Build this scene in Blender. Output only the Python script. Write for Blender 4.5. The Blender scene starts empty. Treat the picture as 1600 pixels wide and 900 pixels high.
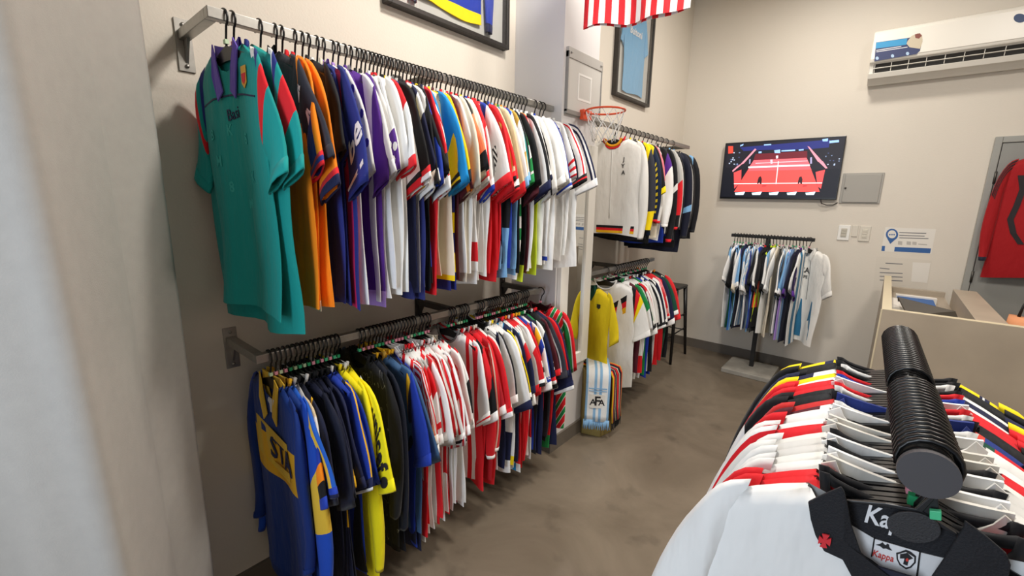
import bpy, bmesh, math, random
from mathutils import Vector, Matrix
from bpy import context
random.seed(7)
SC = context.scene
COL = SC.collection
PI = math.pi
# ------------------------------------------------------------------ camera
YAW, PITCH, ROLL, FPX, CH = math.radians(-40.31), math.radians(-11.63), math.radians(0.93), 680.3, 1.65
CAMP = Vector((0, 0, CH))
FW = Vector((math.sin(YAW)*math.cos(PITCH), math.cos(YAW)*math.cos(PITCH), math.sin(PITCH)))
_r = Vector((math.cos(YAW), -math.sin(YAW), 0)); _u = _r.cross(FW)
RT = _r*math.cos(ROLL)+_u*math.sin(ROLL); UP = _u*math.cos(ROLL)-_r*math.sin(ROLL)
cd = bpy.data.cameras.new('camera'); cam = bpy.data.objects.new('camera', cd); COL.objects.link(cam)
m = Matrix((RT, UP, -FW)).transposed().to_4x4(); m.translation = CAMP; cam.matrix_world = m
cd.sensor_width = 36; cd.lens = FPX/1600*36; cd.clip_start = 0.02
SC.camera = cam
def at(axis, val, px, py):
    """photo pixel -> world point on the plane axis=val"""
    d = RT*(px-800)/FPX + UP*(450-py)/FPX + FW
    return CAMP + d*((val-CAMP[axis])/d[axis])
# ------------------------------------------------------------------ world, exposure, lights
w = bpy.data.worlds.new('world'); SC.world = w; w.use_nodes = True
w.node_tree.nodes['Background'].inputs[0].default_value = (0.80, 0.88, 1.0, 1)
w.node_tree.nodes['Background'].inputs[1].default_value = 0.3
SC.view_settings.view_transform = 'Standard'; SC.view_settings.look = 'None'
SC.view_settings.gamma = 1; SC.view_settings.exposure = -0.04
def area(name, loc, target, sx, sy, power, col):
    l = bpy.data.lights.new(name, 'AREA'); l.shape = 'RECTANGLE'; l.size = sx; l.size_y = sy
    l.energy = power; l.color = col
    o = bpy.data.objects.new(name, l); COL.objects.link(o); o.location = loc
    o.rotation_euler = (Vector(target)-Vector(loc)).to_track_quat('-Z', 'Y').to_euler()
    return o
area('ceiling_lamp', (-0.50, 1.60, 3.62), (-1.0, 1.6, 0.0), 0.28, 0.28, 56, (1.0, 0.94, 0.86))
area('ceiling_lamp', (-0.50, 3.95, 3.62), (-0.7, 3.8, 0.0), 0.28, 0.28, 28, (1.0, 0.93, 0.84))
area('ceiling_lamp', (0.85, 2.00, 3.62), (0.5, 2.0, 0.0), 0.45, 0.45, 52, (1.0, 0.93, 0.85))
area('shopfront_daylight', (-0.62, -1.55, 1.7), (-1.25, 0.0, 1.4), 0.8, 2.2, 46, (0.78, 0.88, 1.0))
# ------------------------------------------------------------------ colours, materials
PAL = dict(W='ECECEA', O='E6DCC6', R='DA1B26', B='1D3BA4', N='171D42', K='121317', Y='F7D90C', G='1C8C48', T='0F9490',
           P='54278A', L='A987D2', S='7DB0DC', F='F98A10', M='561C28', E='B9B8B5', C='30313A', D='3E6088', A='158FD2',
           V='124A38', X='D4EA30', J='E8808C', Q='C59A3C', U='DCC6A0', Z='C31C58', I='25307E', g='7E7E7C', y='E9B21C')
def lin(h):
    c = [int(h[i:i+2], 16)/255 for i in (0, 2, 4)]
    return tuple(((x/12.92) if x <= .04045 else ((x+.055)/1.055)**2.4) for x in c)+(1,)
def pc(k): return lin(PAL[k]) if k in PAL else lin(k)
_M = {}
def newmat(name):
    mt = bpy.data.materials.new(name); mt.use_nodes = True
    return mt, mt.node_tree, mt.node_tree.nodes['Principled BSDF']
def plain(name, col, rough=.5, metal=0, emit=0, spec=.5, noise=0, nscale=8, bump=0, bscale=60, trans=0):
    if name in _M: return _M[name]
    mt, nt, b = newmat(name); c = pc(col)
    b.inputs['Base Color'].default_value = c; b.inputs['Roughness'].default_value = rough
    b.inputs['Metallic'].default_value = metal; b.inputs['Specular IOR Level'].default_value = spec
    if trans: b.inputs['Transmission Weight'].default_value = trans
    if emit:
        b.inputs['Emission Color'].default_value = c; b.inputs['Emission Strength'].default_value = emit
    tc = nt.nodes.new('ShaderNodeTexCoord')
    if noise:
        n = nt.nodes.new('ShaderNodeTexNoise'); n.inputs['Scale'].default_value = nscale; n.inputs['Detail'].default_value = 6
        nt.links.new(tc.outputs['Object'], n.inputs['Vector'])
        mr = nt.nodes.new('ShaderNodeMapRange'); mr.inputs[1].default_value = .3; mr.inputs[2].default_value = .7
        mr.inputs[3].default_value = 1-noise; mr.inputs[4].default_value = 1+noise
        nt.links.new(n.outputs['Fac'], mr.inputs[0])
        mx = nt.nodes.new('ShaderNodeVectorMath'); mx.operation = 'SCALE'; mx.inputs[0].default_value = c[:3]
        nt.links.new(mr.outputs[0], mx.inputs['Scale']); nt.links.new(mx.outputs[0], b.inputs['Base Color'])
    if bump:
        n = nt.nodes.new('ShaderNodeTexNoise'); n.inputs['Scale'].default_value = bscale; n.inputs['Detail'].default_value = 4
        nt.links.new(tc.outputs['Object'], n.inputs['Vector'])
        bp = nt.nodes.new('ShaderNodeBump'); bp.inputs['Strength'].default_value = bump; bp.inputs['Distance'].default_value = .01
        nt.links.new(n.outputs['Fac'], bp.inputs['Height']); nt.links.new(bp.outputs[0], b.inputs['Normal'])
    _M[name] = mt
    return mt
def cloth(spec):
    """'W' plain | 'u6:R,W' repeats | 'v:W,R@.3,W@.5' bands; kinds u v d(diagonal) z(chevron) n(noise)"""
    if spec in _M: return _M[spec]
    mt, nt, b = newmat('cloth_'+''.join(ch if ch.isalnum() else '_' for ch in spec))
    b.inputs['Roughness'].default_value = .72; b.inputs['Specular IOR Level'].default_value = .25
    b.inputs['Sheen Weight'].default_value = .08
    N, Lk = nt.nodes.new, nt.links.new
    tc = N('ShaderNodeTexCoord')
    # wrinkle relief, stretched downwards
    mp = N('ShaderNodeMapping'); mp.inputs['Scale'].default_value = (1, 1, .35); Lk(tc.outputs['Object'], mp.inputs[0])
    nz = N('ShaderNodeTexNoise'); nz.inputs['Scale'].default_value = 16; nz.inputs['Detail'].default_value = 3; Lk(mp.outputs[0], nz.inputs['Vector'])
    bp = N('ShaderNodeBump'); bp.inputs['Strength'].default_value = .55; bp.inputs['Distance'].default_value = .02
    Lk(nz.outputs['Fac'], bp.inputs['Height']); Lk(bp.outputs[0], b.inputs['Normal'])
    if ':' not in spec:
        b.inputs['Base Color'].default_value = pc(spec); _M[spec] = mt; return mt
    k, cs = spec.split(':'); kind = k[0]; n = float(k[1:] or 0)
    sp = N('ShaderNodeSeparateXYZ'); Lk(tc.outputs['UV'], sp.inputs[0])
    def M(op, a, bb=None):
        x = N('ShaderNodeMath'); x.operation = op
        for i, v in enumerate((a, bb)):
            if v is None: continue
            if isinstance(v, (int, float)): x.inputs[i].default_value = v
            else: Lk(v, x.inputs[i])
        return x.outputs[0]
    if kind == 'u': c = sp.outputs[0]
    elif kind == 'v': c = sp.outputs[1]
    elif kind == 'd': c = M('ADD', sp.outputs[0], sp.outputs[1])
    elif kind == 'z': c = M('ADD', sp.outputs[1], M('MULTIPLY', M('ABSOLUTE', M('SUBTRACT', M('FRACT', M('MULTIPLY', sp.outputs[0], 3)), .5)), .25))
    else:
        n2 = N('ShaderNodeTexNoise'); n2.inputs['Scale'].default_value = n or 20; n2.inputs['Detail'].default_value = 1
        Lk(tc.outputs['UV'], n2.inputs['Vector']); c = M('MULTIPLY', M('SUBTRACT', n2.outputs['Fac'], .3), 2.5); n = 0
    if n: c = M('FRACT', M('MULTIPLY', c, n))
    rp = N('ShaderNodeValToRGB'); rp.color_ramp.interpolation = 'CONSTANT'; el = rp.color_ramp.elements
    items = cs.split(','); st = []
    for i, it in enumerate(items):
        cc, _, p = it.partition('@'); st.append((float(p) if p else i/len(items), cc))
    el[0].position = st[0][0]; el[0].color = pc(st[0][1])
    if len(st) > 1: el[1].position = st[1][0]; el[1].color = pc(st[1][1])
    for p, cc in st[2:]:
        e = el.new(p); e.color = pc(cc)
    Lk(c, rp.inputs[0]); Lk(rp.outputs[0], b.inputs['Base Color'])
    _M[spec] = mt
    return mt
# ------------------------------------------------------------------ helpers
def tag(o, label=None, cat=None, group=None, kind=None):
    if label: o['label'] = label
    if cat: o['category'] = cat
    if group: o['group'] = group
    if kind: o['kind'] = kind
    return o
def empty(name, loc=(0, 0, 0), rz=0, label=None, cat=None, group=None):
    o = bpy.data.objects.new(name, None); COL.objects.link(o); o.location = loc; o.rotation_euler = (0, 0, rz)
    o.empty_display_size = .05
    return tag(o, label, cat, group)
def link(name, me, mat=None, parent=None, smooth=True):
    if mat is not None and not me.materials: me.materials.append(mat)
    if smooth:
        for p in me.polygons: p.use_smooth = True
    o = bpy.data.objects.new(name, me); COL.objects.link(o)
    if parent: o.parent = parent
    return o
class MB:
    def __init__(s): s.v = []; s.f = []; s.uv = None
    def add(s, vs, fs):
        n = len(s.v); s.v += [tuple(x) for x in vs]; s.f += [tuple(i+n for i in f) for f in fs]; return s
    def box(s, x0, x1, y0, y1, z0, z1, bev=0):
        vs = [(x, y, z) for z in (z0, z1) for y in (y0, y1) for x in (x0, x1)]
        return s.add(vs, [(0, 2, 3, 1), (4, 5, 7, 6), (0, 1, 5, 4), (2, 6, 7, 3), (0, 4, 6, 2), (1, 3, 7, 5)])
    def tube(s, pts, r, n=8, cap=True, ry=None):
        pts = [Vector(p) for p in pts]; L = len(pts); rs = r if isinstance(r, (list, tuple)) else [r]*L
        prev = None; base = len(s.v)
        for i, p in enumerate(pts):
            t = (pts[min(i+1, L-1)]-pts[max(i-1, 0)]).normalized()
            if prev is None:
                a = Vector((0, 1, 0)) if abs(t.y) < .9 else Vector((1, 0, 0))
                prev = (a-t*a.dot(t)).normalized()
            else: prev = (prev-t*prev.dot(t)).normalized()
            q = t.cross(prev)
            for k in range(n):
                th = 2*PI*k/n
                s.v.append(tuple(p+prev*math.cos(th)*rs[i]+q*math.sin(th)*(ry or rs[i])))
        for i in range(L-1):
            for k in range(n):
                a = base+i*n+k; b2 = base+i*n+(k+1) % n
                s.f.append((a, b2, b2+n, a+n))
        if cap:
            s.f.append(tuple(base+k for k in range(n))[::-1]); s.f.append(tuple(base+(L-1)*n+k for k in range(n)))
        return s
    def prism(s, poly, d):
        n = len(poly); d = Vector(d); P = [Vector(p) for p in poly]
        s.add([tuple(p) for p in P]+[tuple(p+d) for p in P], [tuple(range(n))[::-1], tuple(range(n, 2*n))]+[(i, (i+1) % n, (i+1) % n+n, i+n) for i in range(n)])
        return s
    def mesh(s, name, fix=True):
        me = bpy.data.meshes.new(name); me.from_pydata(s.v, [], s.f); me.validate()
        if fix:
            bm = bmesh.new(); bm.from_mesh(me); bmesh.ops.recalc_face_normals(bm, faces=bm.faces); bm.to_mesh(me); bm.free()
        return me
    def build(s, name, mat, parent=None, smooth=False, bevel=0):
        o = link(name, s.mesh(name), mat, parent, smooth)
        if bevel:
            md = o.modifiers.new('bevel', 'BEVEL'); md.width = bevel; md.segments = 2; md.limit_method = 'ANGLE'
        return o
def box(name, mat, b, parent=None, bevel=0): return MB().box(*b).build(name, mat, parent, False, bevel)
_txt = {}
def text_pts(s, size, bold=False):
    """flat text -> verts (x right, y up, centred), faces"""
    key = (s, bold)
    if key not in _txt:
        c = bpy.data.curves.new('t', 'FONT'); c.body = s; c.align_x = 'CENTER'; c.align_y = 'CENTER'; c.resolution_u = 2
        if bold: c.offset = .018
        o = bpy.data.objects.new('t', c); COL.objects.link(o); context.view_layer.update()
        me = bpy.data.meshes.new_from_object(o.evaluated_get(context.evaluated_depsgraph_get()))
        _txt[key] = ([v.co.copy() for v in me.vertices], [tuple(p.vertices) for p in me.polygons])
        bpy.data.objects.remove(o); bpy.data.curves.remove(c); bpy.data.meshes.remove(me)
    vs, fs = _txt[key]
    return [(v.x*size, v.y*size) for v in vs], fs
def decal(name, pts, faces, fn, mat, parent, th=.0012, nrm=None):
    """pts 2D mapped by fn -> 3D; closed shell of thickness th along nrm"""
    P = [Vector(fn(a, b)) for a, b in pts]; n = len(P); nn = Vector(nrm)*th
    edges = {}
    for f in faces:
        for i in range(len(f)):
            a, b = f[i], f[(i+1) % len(f)]
            if (b, a) in edges: del edges[(b, a)]
            else: edges[(a, b)] = 1
    fs = list(faces)+[tuple(i+n for i in f[::-1]) for f in faces]+[(a, b, b+n, a+n) for a, b in edges]
    mb = MB(); mb.add([tuple(p+nn) for p in P]+[tuple(p) for p in P], fs)
    return mb.build(name, mat, parent)
def flat(poly): return poly, [tuple(range(len(poly)))]
def disc(cx, cy, rx, ry=None, n=14): return [(cx+rx*math.cos(2*PI*i/n), cy+(ry or rx)*math.sin(2*PI*i/n)) for i in range(n)]
# ------------------------------------------------------------------ common materials
WALL = plain('wall_paint', 'DAD3C7', .85, noise=.012, nscale=2, bump=.08, bscale=120)
WALL2 = plain('column_cool_light', 'DAD8D8', .85, noise=.012, nscale=2)  # cooler light on the column's faces, tinted into its wall colour
METAL = plain('brushed_steel', 'A5A39E', .38, .85, noise=.08, nscale=40)
DMETAL = plain('dark_steel', '55534F', .45, .7)
BLACK = plain('black_plastic', '0C0C0D', .32, spec=.5)
BLACKM = plain('black_matt', '141414', .6)
# ------------------------------------------------------------------ room
WX, BY, RX, FY, CZ = -1.8445, 5.0375, 2.6, -1.9, 3.7
def structure(name, mat, b): return tag(box(name, mat, b), kind='structure')
mt, nt, b = newmat('concrete_floor'); N, Lk = nt.nodes.new, nt.links.new
tc = N('ShaderNodeTexCoord'); n1 = N('ShaderNodeTexNoise'); n1.inputs['Scale'].default_value = 1.6; n1.inputs['Detail'].default_value = 9; n1.inputs['Roughness'].default_value = .62; n1.inputs['Distortion'].default_value = .6
Lk(tc.outputs['Object'], n1.inputs['Vector']); cr = N('ShaderNodeValToRGB'); cr.color_ramp.elements[0].position = .33; cr.color_ramp.elements[1].position = .68
cr.color_ramp.elements[0].color = lin('655A4C'); cr.color_ramp.elements[1].color = lin('837767'); Lk(n1.outputs['Fac'], cr.inputs[0])
n2 = N('ShaderNodeTexNoise'); n2.inputs['Scale'].default_value = 5; n2.inputs['Detail'].default_value = 8; Lk(tc.outputs['Object'], n2.inputs['Vector'])
c2 = N('ShaderNodeValToRGB'); c2.color_ramp.elements[0].position = .28; c2.color_ramp.elements[0].color = (.55, .55, .55, 1); c2.color_ramp.elements[1].position = .40; Lk(n2.outputs['Fac'], c2.inputs[0])
mx = N('ShaderNodeMix'); mx.data_type = 'RGBA'; mx.blend_type = 'MULTIPLY'; mx.inputs[0].default_value = .6
Lk(cr.outputs[0], mx.inputs[6]); Lk(c2.outputs[0], mx.inputs[7]); Lk(mx.outputs[2], b.inputs['Base Color'])
b.inputs['Roughness'].default_value = .38; b.inputs['Specular IOR Level'].default_value = .35
FLOOR = mt
structure('floor', FLOOR, (WX-.1, RX+.1, FY-.1, BY+.1, -.06, 0))
structure('ceiling', plain('ceiling_paint', 'EDE9E0', .9), (WX-.1, RX+.1, FY-.1, BY+.1, CZ, CZ+.06))
structure('wall_left', WALL, (WX-.1, WX, FY-.1, BY+.1, 0, CZ))
structure('wall_back', WALL, (WX, RX, BY, BY+.1, 0, CZ))
structure('wall_right', WALL, (RX, RX+.1, FY-.1, BY+.1, 0, CZ))
# shopfront behind the camera: posts, lintel and a glass pane
wf = MB().box(WX, WX+.35, FY-.1, FY, 0, CZ).box(RX-.3, RX, FY-.1, FY, 0, CZ).box(WX+.35, RX-.3, FY-.1, FY, 2.9, CZ).box(WX+.35, RX-.3, FY-.1, FY, 0, .15)
tag(wf.build('wall_front', WALL), kind='structure')
gp = plain('shop_glass', 'F4F8FA', .02, trans=1)
gp.node_tree.nodes['Principled BSDF'].inputs['IOR'].default_value = 1.02
tag(box('window_1', gp, (WX+.35, RX-.3, FY-.06, FY-.05, .15, 2.9)), kind='structure')
CFX, CY0, CY1 = -1.492, 2.168, 2.553
structure('trim_1', WALL2, (WX, CFX, CY0, CY1, 0, CZ))           # projecting column
BB = plain('baseboard_grey', '6A635A', .5)
structure('baseboard_left', BB, (WX, WX+.014, FY, CY0, 0, .10))
structure('baseboard_left', BB, (WX, WX+.014, CY1, BY, 0, .10))
structure('baseboard_back', BB, (WX+.014, .53, BY-.014, BY, 0, .10))
tag(MB().box(WX+.014, CFX+.014, CY0-.014, CY0, 0, .10).box(CFX, CFX+.014, CY0, CY1, 0, .10).build('trim_2', BB), kind='structure')
# grey metal door at the back right
DG = plain('door_grey', '8E8F8B', .5, noise=.02)
DF = plain('door_frame_grey', '9B9C97', .5)
dm = MB().box(.534, .575, BY-.035, BY, 0, 2.165).box(1.445, 1.49, BY-.035, BY, 0, 2.165).box(.575, 1.445, BY-.035, BY, 2.12, 2.165)
tag(dm.build('trim_3', DF, bevel=.004), kind='structure')
dr = empty('door_1', (0, 0, 0)); dr['kind'] = 'structure'
box('door_leaf', DG, (.579, 1.441, BY-.028, BY, .01, 2.116), dr, .003)
for z in (1.05, 1.82, .3):
    MB().tube([(.577, BY-.036, z), (.577, BY-.036, z+.09)], .008).build('hinge', DMETAL, dr, True)
MB().tube([(1.38, BY-.03, 1.02), (1.38, BY-.08, 1.02), (1.28, BY-.08, 1.02)], .009).build('door_handle', METAL, dr, True)
# ------------------------------------------------------------------ garments and hangers
def interp(tab, t):
    t = max(0, min(1, t))*(len(tab)-1); i = min(int(t), len(tab)-2); f = t-i
    return tuple(a+(b-a)*f for a, b in zip(tab[i], tab[i+1]))
def cr(tab, t):                                   # Catmull-Rom through the table
    n = len(tab)-1; t = max(0, min(1, t))*n; i = min(int(t), n-1); f = t-i
    g = lambda j: tab[max(0, min(n, j))]
    return tuple(.5*(2*b+(c-a)*f+(2*a-5*b+4*c-d)*f*f+(3*b-a-3*c+d)*f**3) for a, b, c, d in zip(g(i-1), g(i), g(i+1), g(i+2)))
SHORT_T = [(.17, -.118), (.215, -.142), (.262, -.225), (.300, -.34), (.325, -.455)]
SHORT_B = [(.205, -.30), (.214, -.33), (.214, -.39), (.214, -.455), (.218, -.515)]
LONG_T = [(.17, -.118), (.222, -.15), (.27, -.26), (.292, -.42), (.298, -.60), (.285, -.74), (.278, -.80)]
LONG_B = [(.205, -.30), (.214, -.34), (.217, -.40), (.215, -.50), (.218, -.62), (.225, -.74), (.232, -.80)]
class Garment:
    """local frame: x across (+x = room side), y thickness (front = -y), z = 0 at the top of the rail"""
    def __init__(s, name, rz=0, L=.78, T=.010, long=False, W=.235, fold=1.0, seed=0, slx=1.0, slen=1.0, scoop=.075, neck=.078):
        s.rnd = random.Random(seed); s.name = name; s.L = L; s.T = T; s.long = long; s.W = W; s.fold = fold; s.scoop = scoop; s.neck = neck
        r = s.rnd; s.ph = [r.uniform(0, 6.28) for _ in range(6)]; s.k = [r.uniform(14, 20), r.uniform(26, 38), r.uniform(5, 8)]
        s.wj = [r.uniform(-.02, .012), r.uniform(-.02, .012)]; s.hz = [r.uniform(-.02, .02), r.uniform(8, 14)]
        s.sl = [r.uniform(-.012, .012) for _ in range(4)]; s.slx = slx; s.slen = slen
        s.z0 = -.090
    def top(s, x):
        a = abs(x)
        if a < s.neck: return s.z0
        t = (a-s.neck)/(.215-s.neck); return s.z0-.050*t-.016*t*t
    def fold_y(s, x, v):
        A = s.fold*(.25+v)*.009
        return A*(math.sin(x*s.k[0]+s.ph[0])+.55*math.sin(x*s.k[1]+s.ph[1]+v*1.5)*v)+s.fold*.006*math.sin(v*s.k[2]+s.ph[2])*v
    def pt(s, u, v, side):
        x0 = .212*u; zt = s.top(x0)
        if abs(x0) < s.neck:
            d = (1-(x0/s.neck)**2); zt -= (s.scoop if side < 0 else .028)*math.sqrt(max(0, d))
        wj = s.wj[0] if u > 0 else s.wj[1]
        W = .212+(s.W-.212)*min(1, v*2.5)+wj*v*v+.006*math.sin(v*9+s.ph[3])*v
        x = u*W; zb = s.z0-s.L+s.hz[0]*u+.010*math.sin(x*s.hz[1]+s.ph[4])
        z = zt+(zb-zt)*v
        t = s.T*(1-abs(u)**5)**.5 if abs(u) < 1 else 0
        if abs(x0) >= s.neck*.98: t *= min(1, (v/.05))**.5 if v < .05 else 1
        t *= 1+.35*v*math.sin(u*7+s.ph[5])
        return (x, s.fold_y(x, v)+side*t, z)
    def front(s, x, z, off=0):
        v = 0
        u = x/s.W; zt = s.top(max(-.21, min(.21, x))); v = max(0, min(1, (zt-z)/(s.L+(zt-s.z0))))
        u = max(-.98, min(.98, x/(.212+(s.W-.212)*min(1, v*2.5)))); p = s.pt(u, max(v, .001), -1)
        return (x, p[1]-off, z)
    def body(s, mat, parent, nu=18, nv=14):
        us = [math.sin(PI/2*(2*i/nu-1)) for i in range(nu+1)]; vs = [(j/nv)**1.15 for j in range(nv+1)]
        V = []; UV = []; F = []
        for side in (-1, 1):
            for j, v in enumerate(vs):
                for i, u in enumerate(us):
                    p = s.pt(u, v, side); V.append(p); UV.append(((u+1)/2, max(0.0, min(1.0, (s.z0-p[2])/s.L))))
        n1 = (nu+1)*(nv+1)
        for side in (0, 1):
            for j in range(nv):
                for i in range(nu):
                    a = side*n1+j*(nu+1)+i; q = (a, a+1, a+nu+2, a+nu+1)
                    F.append(q if side else q[::-1])
        me = bpy.data.meshes.new('body'); me.from_pydata(V, [], F); uvl = me.uv_layers.new(name='UVMap')
        for lp in me.loops: uvl.data[lp.index].uv = UV[lp.vertex_index]
        bm = bmesh.new(); bm.from_mesh(me)
        # weld side edges and shoulder tops (not the neck, not the hem)
        bm.verts.ensure_lookup_table(); mp = {}
        for j in range(nv+1):
            for i in range(nu+1):
                a = j*(nu+1)+i
                if i in (0, nu) or (j == 0 and abs(.212*us[i]) >= s.neck*.98): mp[bm.verts[n1+a]] = bm.verts[a]
        bmesh.ops.weld_verts(bm, targetmap=mp); bm.to_mesh(me); bm.free()
        return link('body', me, mat, parent)
    def sl_pt(s, sgn, th, v):
        T = LONG_T if s.long else SHORT_T; Bt = LONG_B if s.long else SHORT_B
        a, b = cr(T, v), cr(Bt, v)
        k = s.slx if sgn > 0 else min(s.slx, .9)
        f = lambda p: (.19+(p[0]-.19)*k, p[1] if p[1] > -.2 else -.2+(p[1]+.2)*s.slen)
        a, b = f(a), f(b)
        cx, cz, ax, az = (a[0]+b[0])/2, (a[1]+b[1])/2, (a[0]-b[0])/2, (a[1]-b[1])/2
        bb = (s.T*.5+min(v*3, 1)*(.007 if not s.long else .012))*(1+.15*math.sin(v*11+s.ph[2]))
        cs, sn = math.cos(th), math.sin(th)
        o = s.sl[0 if sgn > 0 else 1]*2.0*v*v+s.fold*.004*math.sin(v*9+s.ph[1])+.003*math.sin(3*cs+s.ph[4]+v*3)*v
        base = s.fold_y(sgn*.21, .25)*max(0, 1-v)
        return (sgn*(cx+ax*cs), base+o-bb*sn, cz+az*cs)
    def sleeve(s, sgn, mat, parent, n=12, nv=12):
        V = []; UV = []; F = []
        if s.long: nv = 16
        for j in range(nv+1):
            for i in range(n):
                th = 2*PI*i/n; V.append(s.sl_pt(sgn, th, j/nv)); r = min(i, n-i)/(n/2); UV.append((r, j/nv))
        # inner turned-in cuff ring so that the opening has thickness
        for i in range(n):
            th = 2*PI*i/n; p = Vector(s.sl_pt(sgn, th, .93)); c = Vector(s.sl_pt(sgn, 0, .93)).lerp(Vector(s.sl_pt(sgn, PI, .93)), .5)
            V.append(tuple(c+(p-c)*.8)); UV.append((.5, .98))
        for j in range(nv+1):
            for i in range(n):
                a = j*n+i; b2 = j*n+(i+1) % n; q = (a, b2, b2+n, a+n); F.append(q if sgn > 0 else q[::-1])
        me = bpy.data.meshes.new('sleeve'); me.from_pydata(V, [], F); uvl = me.uv_layers.new(name='UVMap')
        for lp in me.loops: uvl.data[lp.index].uv = UV[lp.vertex_index]
        return link('sleeve', me, mat, parent)
    def cuff(s, sgn, mat, parent, v0=.90, n=12):
        V = []; UV = []; F = []
        rows = [(v0, 1.0), (v0, 1.035), (1.0, 1.035), (1.02, 1.02), (1.0, .9), (v0, .9)]
        for v, k in rows:
            ct = Vector(s.sl_pt(sgn, 0, v)).lerp(Vector(s.sl_pt(sgn, PI, v)), .5)
            for i in range(n):
                p = Vector(s.sl_pt(sgn, 2*PI*i/n, min(v, 1))); q = ct+(p-ct)*k
                if v > 1: q.z -= .006
                q.y = ct.y+(p.y-ct.y)*k*1.08; V.append(tuple(q)); UV.append((min(i, n-i)/(n/2), (v-v0)/(1.02-v0)))
        for j in range(len(rows)-1):
            for i in range(n): a = j*n+i; b2 = j*n+(i+1) % n; F.append((a, b2, b2+n, a+n))
        me = bpy.data.meshes.new('cuff'); me.from_pydata(V, [], F); uvl = me.uv_layers.new(name='UVMap')
        for lp in me.loops: uvl.data[lp.index].uv = UV[lp.vertex_index]
        return link('cuff', me, mat, parent)
    def crew(s, mat, parent, r=.006, band=.014):
        pts = []
        for i in range(25):
            a = 2*PI*i/24; x = s.neck*math.sin(a); f = math.cos(a)          # f=1 back
            d = math.sqrt(max(0, 1-(x/s.neck)**2))
            z = s.z0+.004-(s.scoop if f < 0 else .026)*d; y = s.fold_y(x, .02)+(s.T+.002)*f*(.6+.4*d)
            pts.append((x, y, z))
        return MB().tube(pts, [r]*25, 6, False, band/2).build('collar', mat, parent, True)
    def polo(s, mat, parent, drop=.105):
        mb = MB(); T = s.T; hs = .034 if drop > .08 else .014
        # stand behind the neck
        P = []
        for i in range(9):
            x = (s.neck+.004)*(i/4-1); d = 1-(x/(s.neck+.004))**2
            P.append((x, s.fold_y(x, .02)+T*.6*d+.001, s.z0+.002-.012*d))
        V = []
        for x, y, z in P: V += [(x, y-.003, z-hs*.9), (x, y-.002, z+hs*.24), (x, y+.004, z+hs*.24), (x, y+.010, z-hs)]
        F = []
        for i in range(8):
            for k in range(3): a = 4*i+k; F.append((a, a+1, a+5, a+4))
        mb.add(V, F)
        for sg in (-1, 1):
            k_ = drop/.105; q = [(s.neck-.008, .008), (s.neck+.010, -.012*k_), (s.neck+.002, -.055*k_), (s.neck-.024, -drop), (s.neck-.055, -.088*k_), (s.neck-.036, -.045*k_), (s.neck-.016, -.012*k_)]
            poly = []
            for a, z in q:
                x = sg*a; zz = s.z0+z; p = s.front(x, min(zz, s.z0-.002)); poly.append((x, p[1]-.005-(.004 if z < -.04 else 0), zz))
            mb.prism(poly if sg > 0 else poly[::-1], (0, .0035, 0))
        return mb.build('collar', mat, parent)
# hanger meshes are shared by all hangers of one kind
def hook_pts(cx, rr, drop):
    pts = [(0, 0, drop), (0, 0, drop+.018)]
    pts += [(rr*.85, 0, -rr-.022 if cx == 0 else -rr*2), ] if False else []
    c = (0, 0, -rr+.006)
    for i in range(13):
        a = math.radians(-62+i*(242+22)/12); pts.append((rr*math.cos(a), 0, c[2]+rr*math.sin(a)))
    return pts
def hanger_set(rr, wide):
    d = {}
    d['hook'] = MB().tube(hook_pts(0, rr, -.098), .0034 if not wide else .0030, 6).mesh('hook')
    V = []
    mb = MB(); n = 14
    h = .007 if not wide else .010
    for i in range(n+1):
        x = .186*(2*i/n-1); a = abs(x)/.186; dz = .012+.030*max(0, 1-a*1.7); z = -.092-.058*a-.006*a*a
        V += [(x, -h*.45, z), (x, -h*.45, z-dz), (x, h*.45, z-dz), (x, h*.45, z)]
    F = [(4*i+k, 4*i+(k+1) % 4, 4*i+4+(k+1) % 4, 4*i+4+k) for i in range(n) for k in range(4)]+[(0, 1, 2, 3), (4*n, 4*n+1, 4*n+2, 4*n+3)]
    mb.add(V, F); d['shoulder_bar'] = mb.mesh('shoulder_bar')
    d['size_clip'] = MB().box(-.007, .007, -.005, .005, -.088, -.076).mesh('size_clip')
    for k, m_ in (('hook', BLACK), ('shoulder_bar', BLACK)): d[k].materials.append(m_)
    for p in d['hook'].polygons: p.use_smooth = True
    return d
HSET = {'wall': hanger_set(.0245, False), 'round': hanger_set(.0275, True)}
CLIP = {}
for nm, c in (('pink', 'E79AAF'), ('green', '2FA36B'), ('pale', 'C4DDB8'), ('jade', '49C08A')):
    me = HSET['wall']['size_clip'].copy(); me.materials.append(plain('clip_'+nm, c, .4)); CLIP[nm] = me
def hanger(kind, loc, rz, label, group, clip=None):
    e = empty('hanger', loc, rz, label, 'hanger', group)
    for k in ('hook', 'shoulder_bar'):
        o = bpy.data.objects.new(k, HSET[kind][k]); COL.objects.link(o); o.parent = e
    if clip:
        o = bpy.data.objects.new('size_clip', CLIP[clip]); COL.objects.link(o); o.parent = e
    return e
NECK = {'wall': .078, 'round': .098}
def ordn(n): return '%d%s' % (n, 'th' if 10 <= n % 100 <= 20 else {1: 'st', 2: 'nd', 3: 'rd'}.get(n % 10, 'th'))
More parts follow.
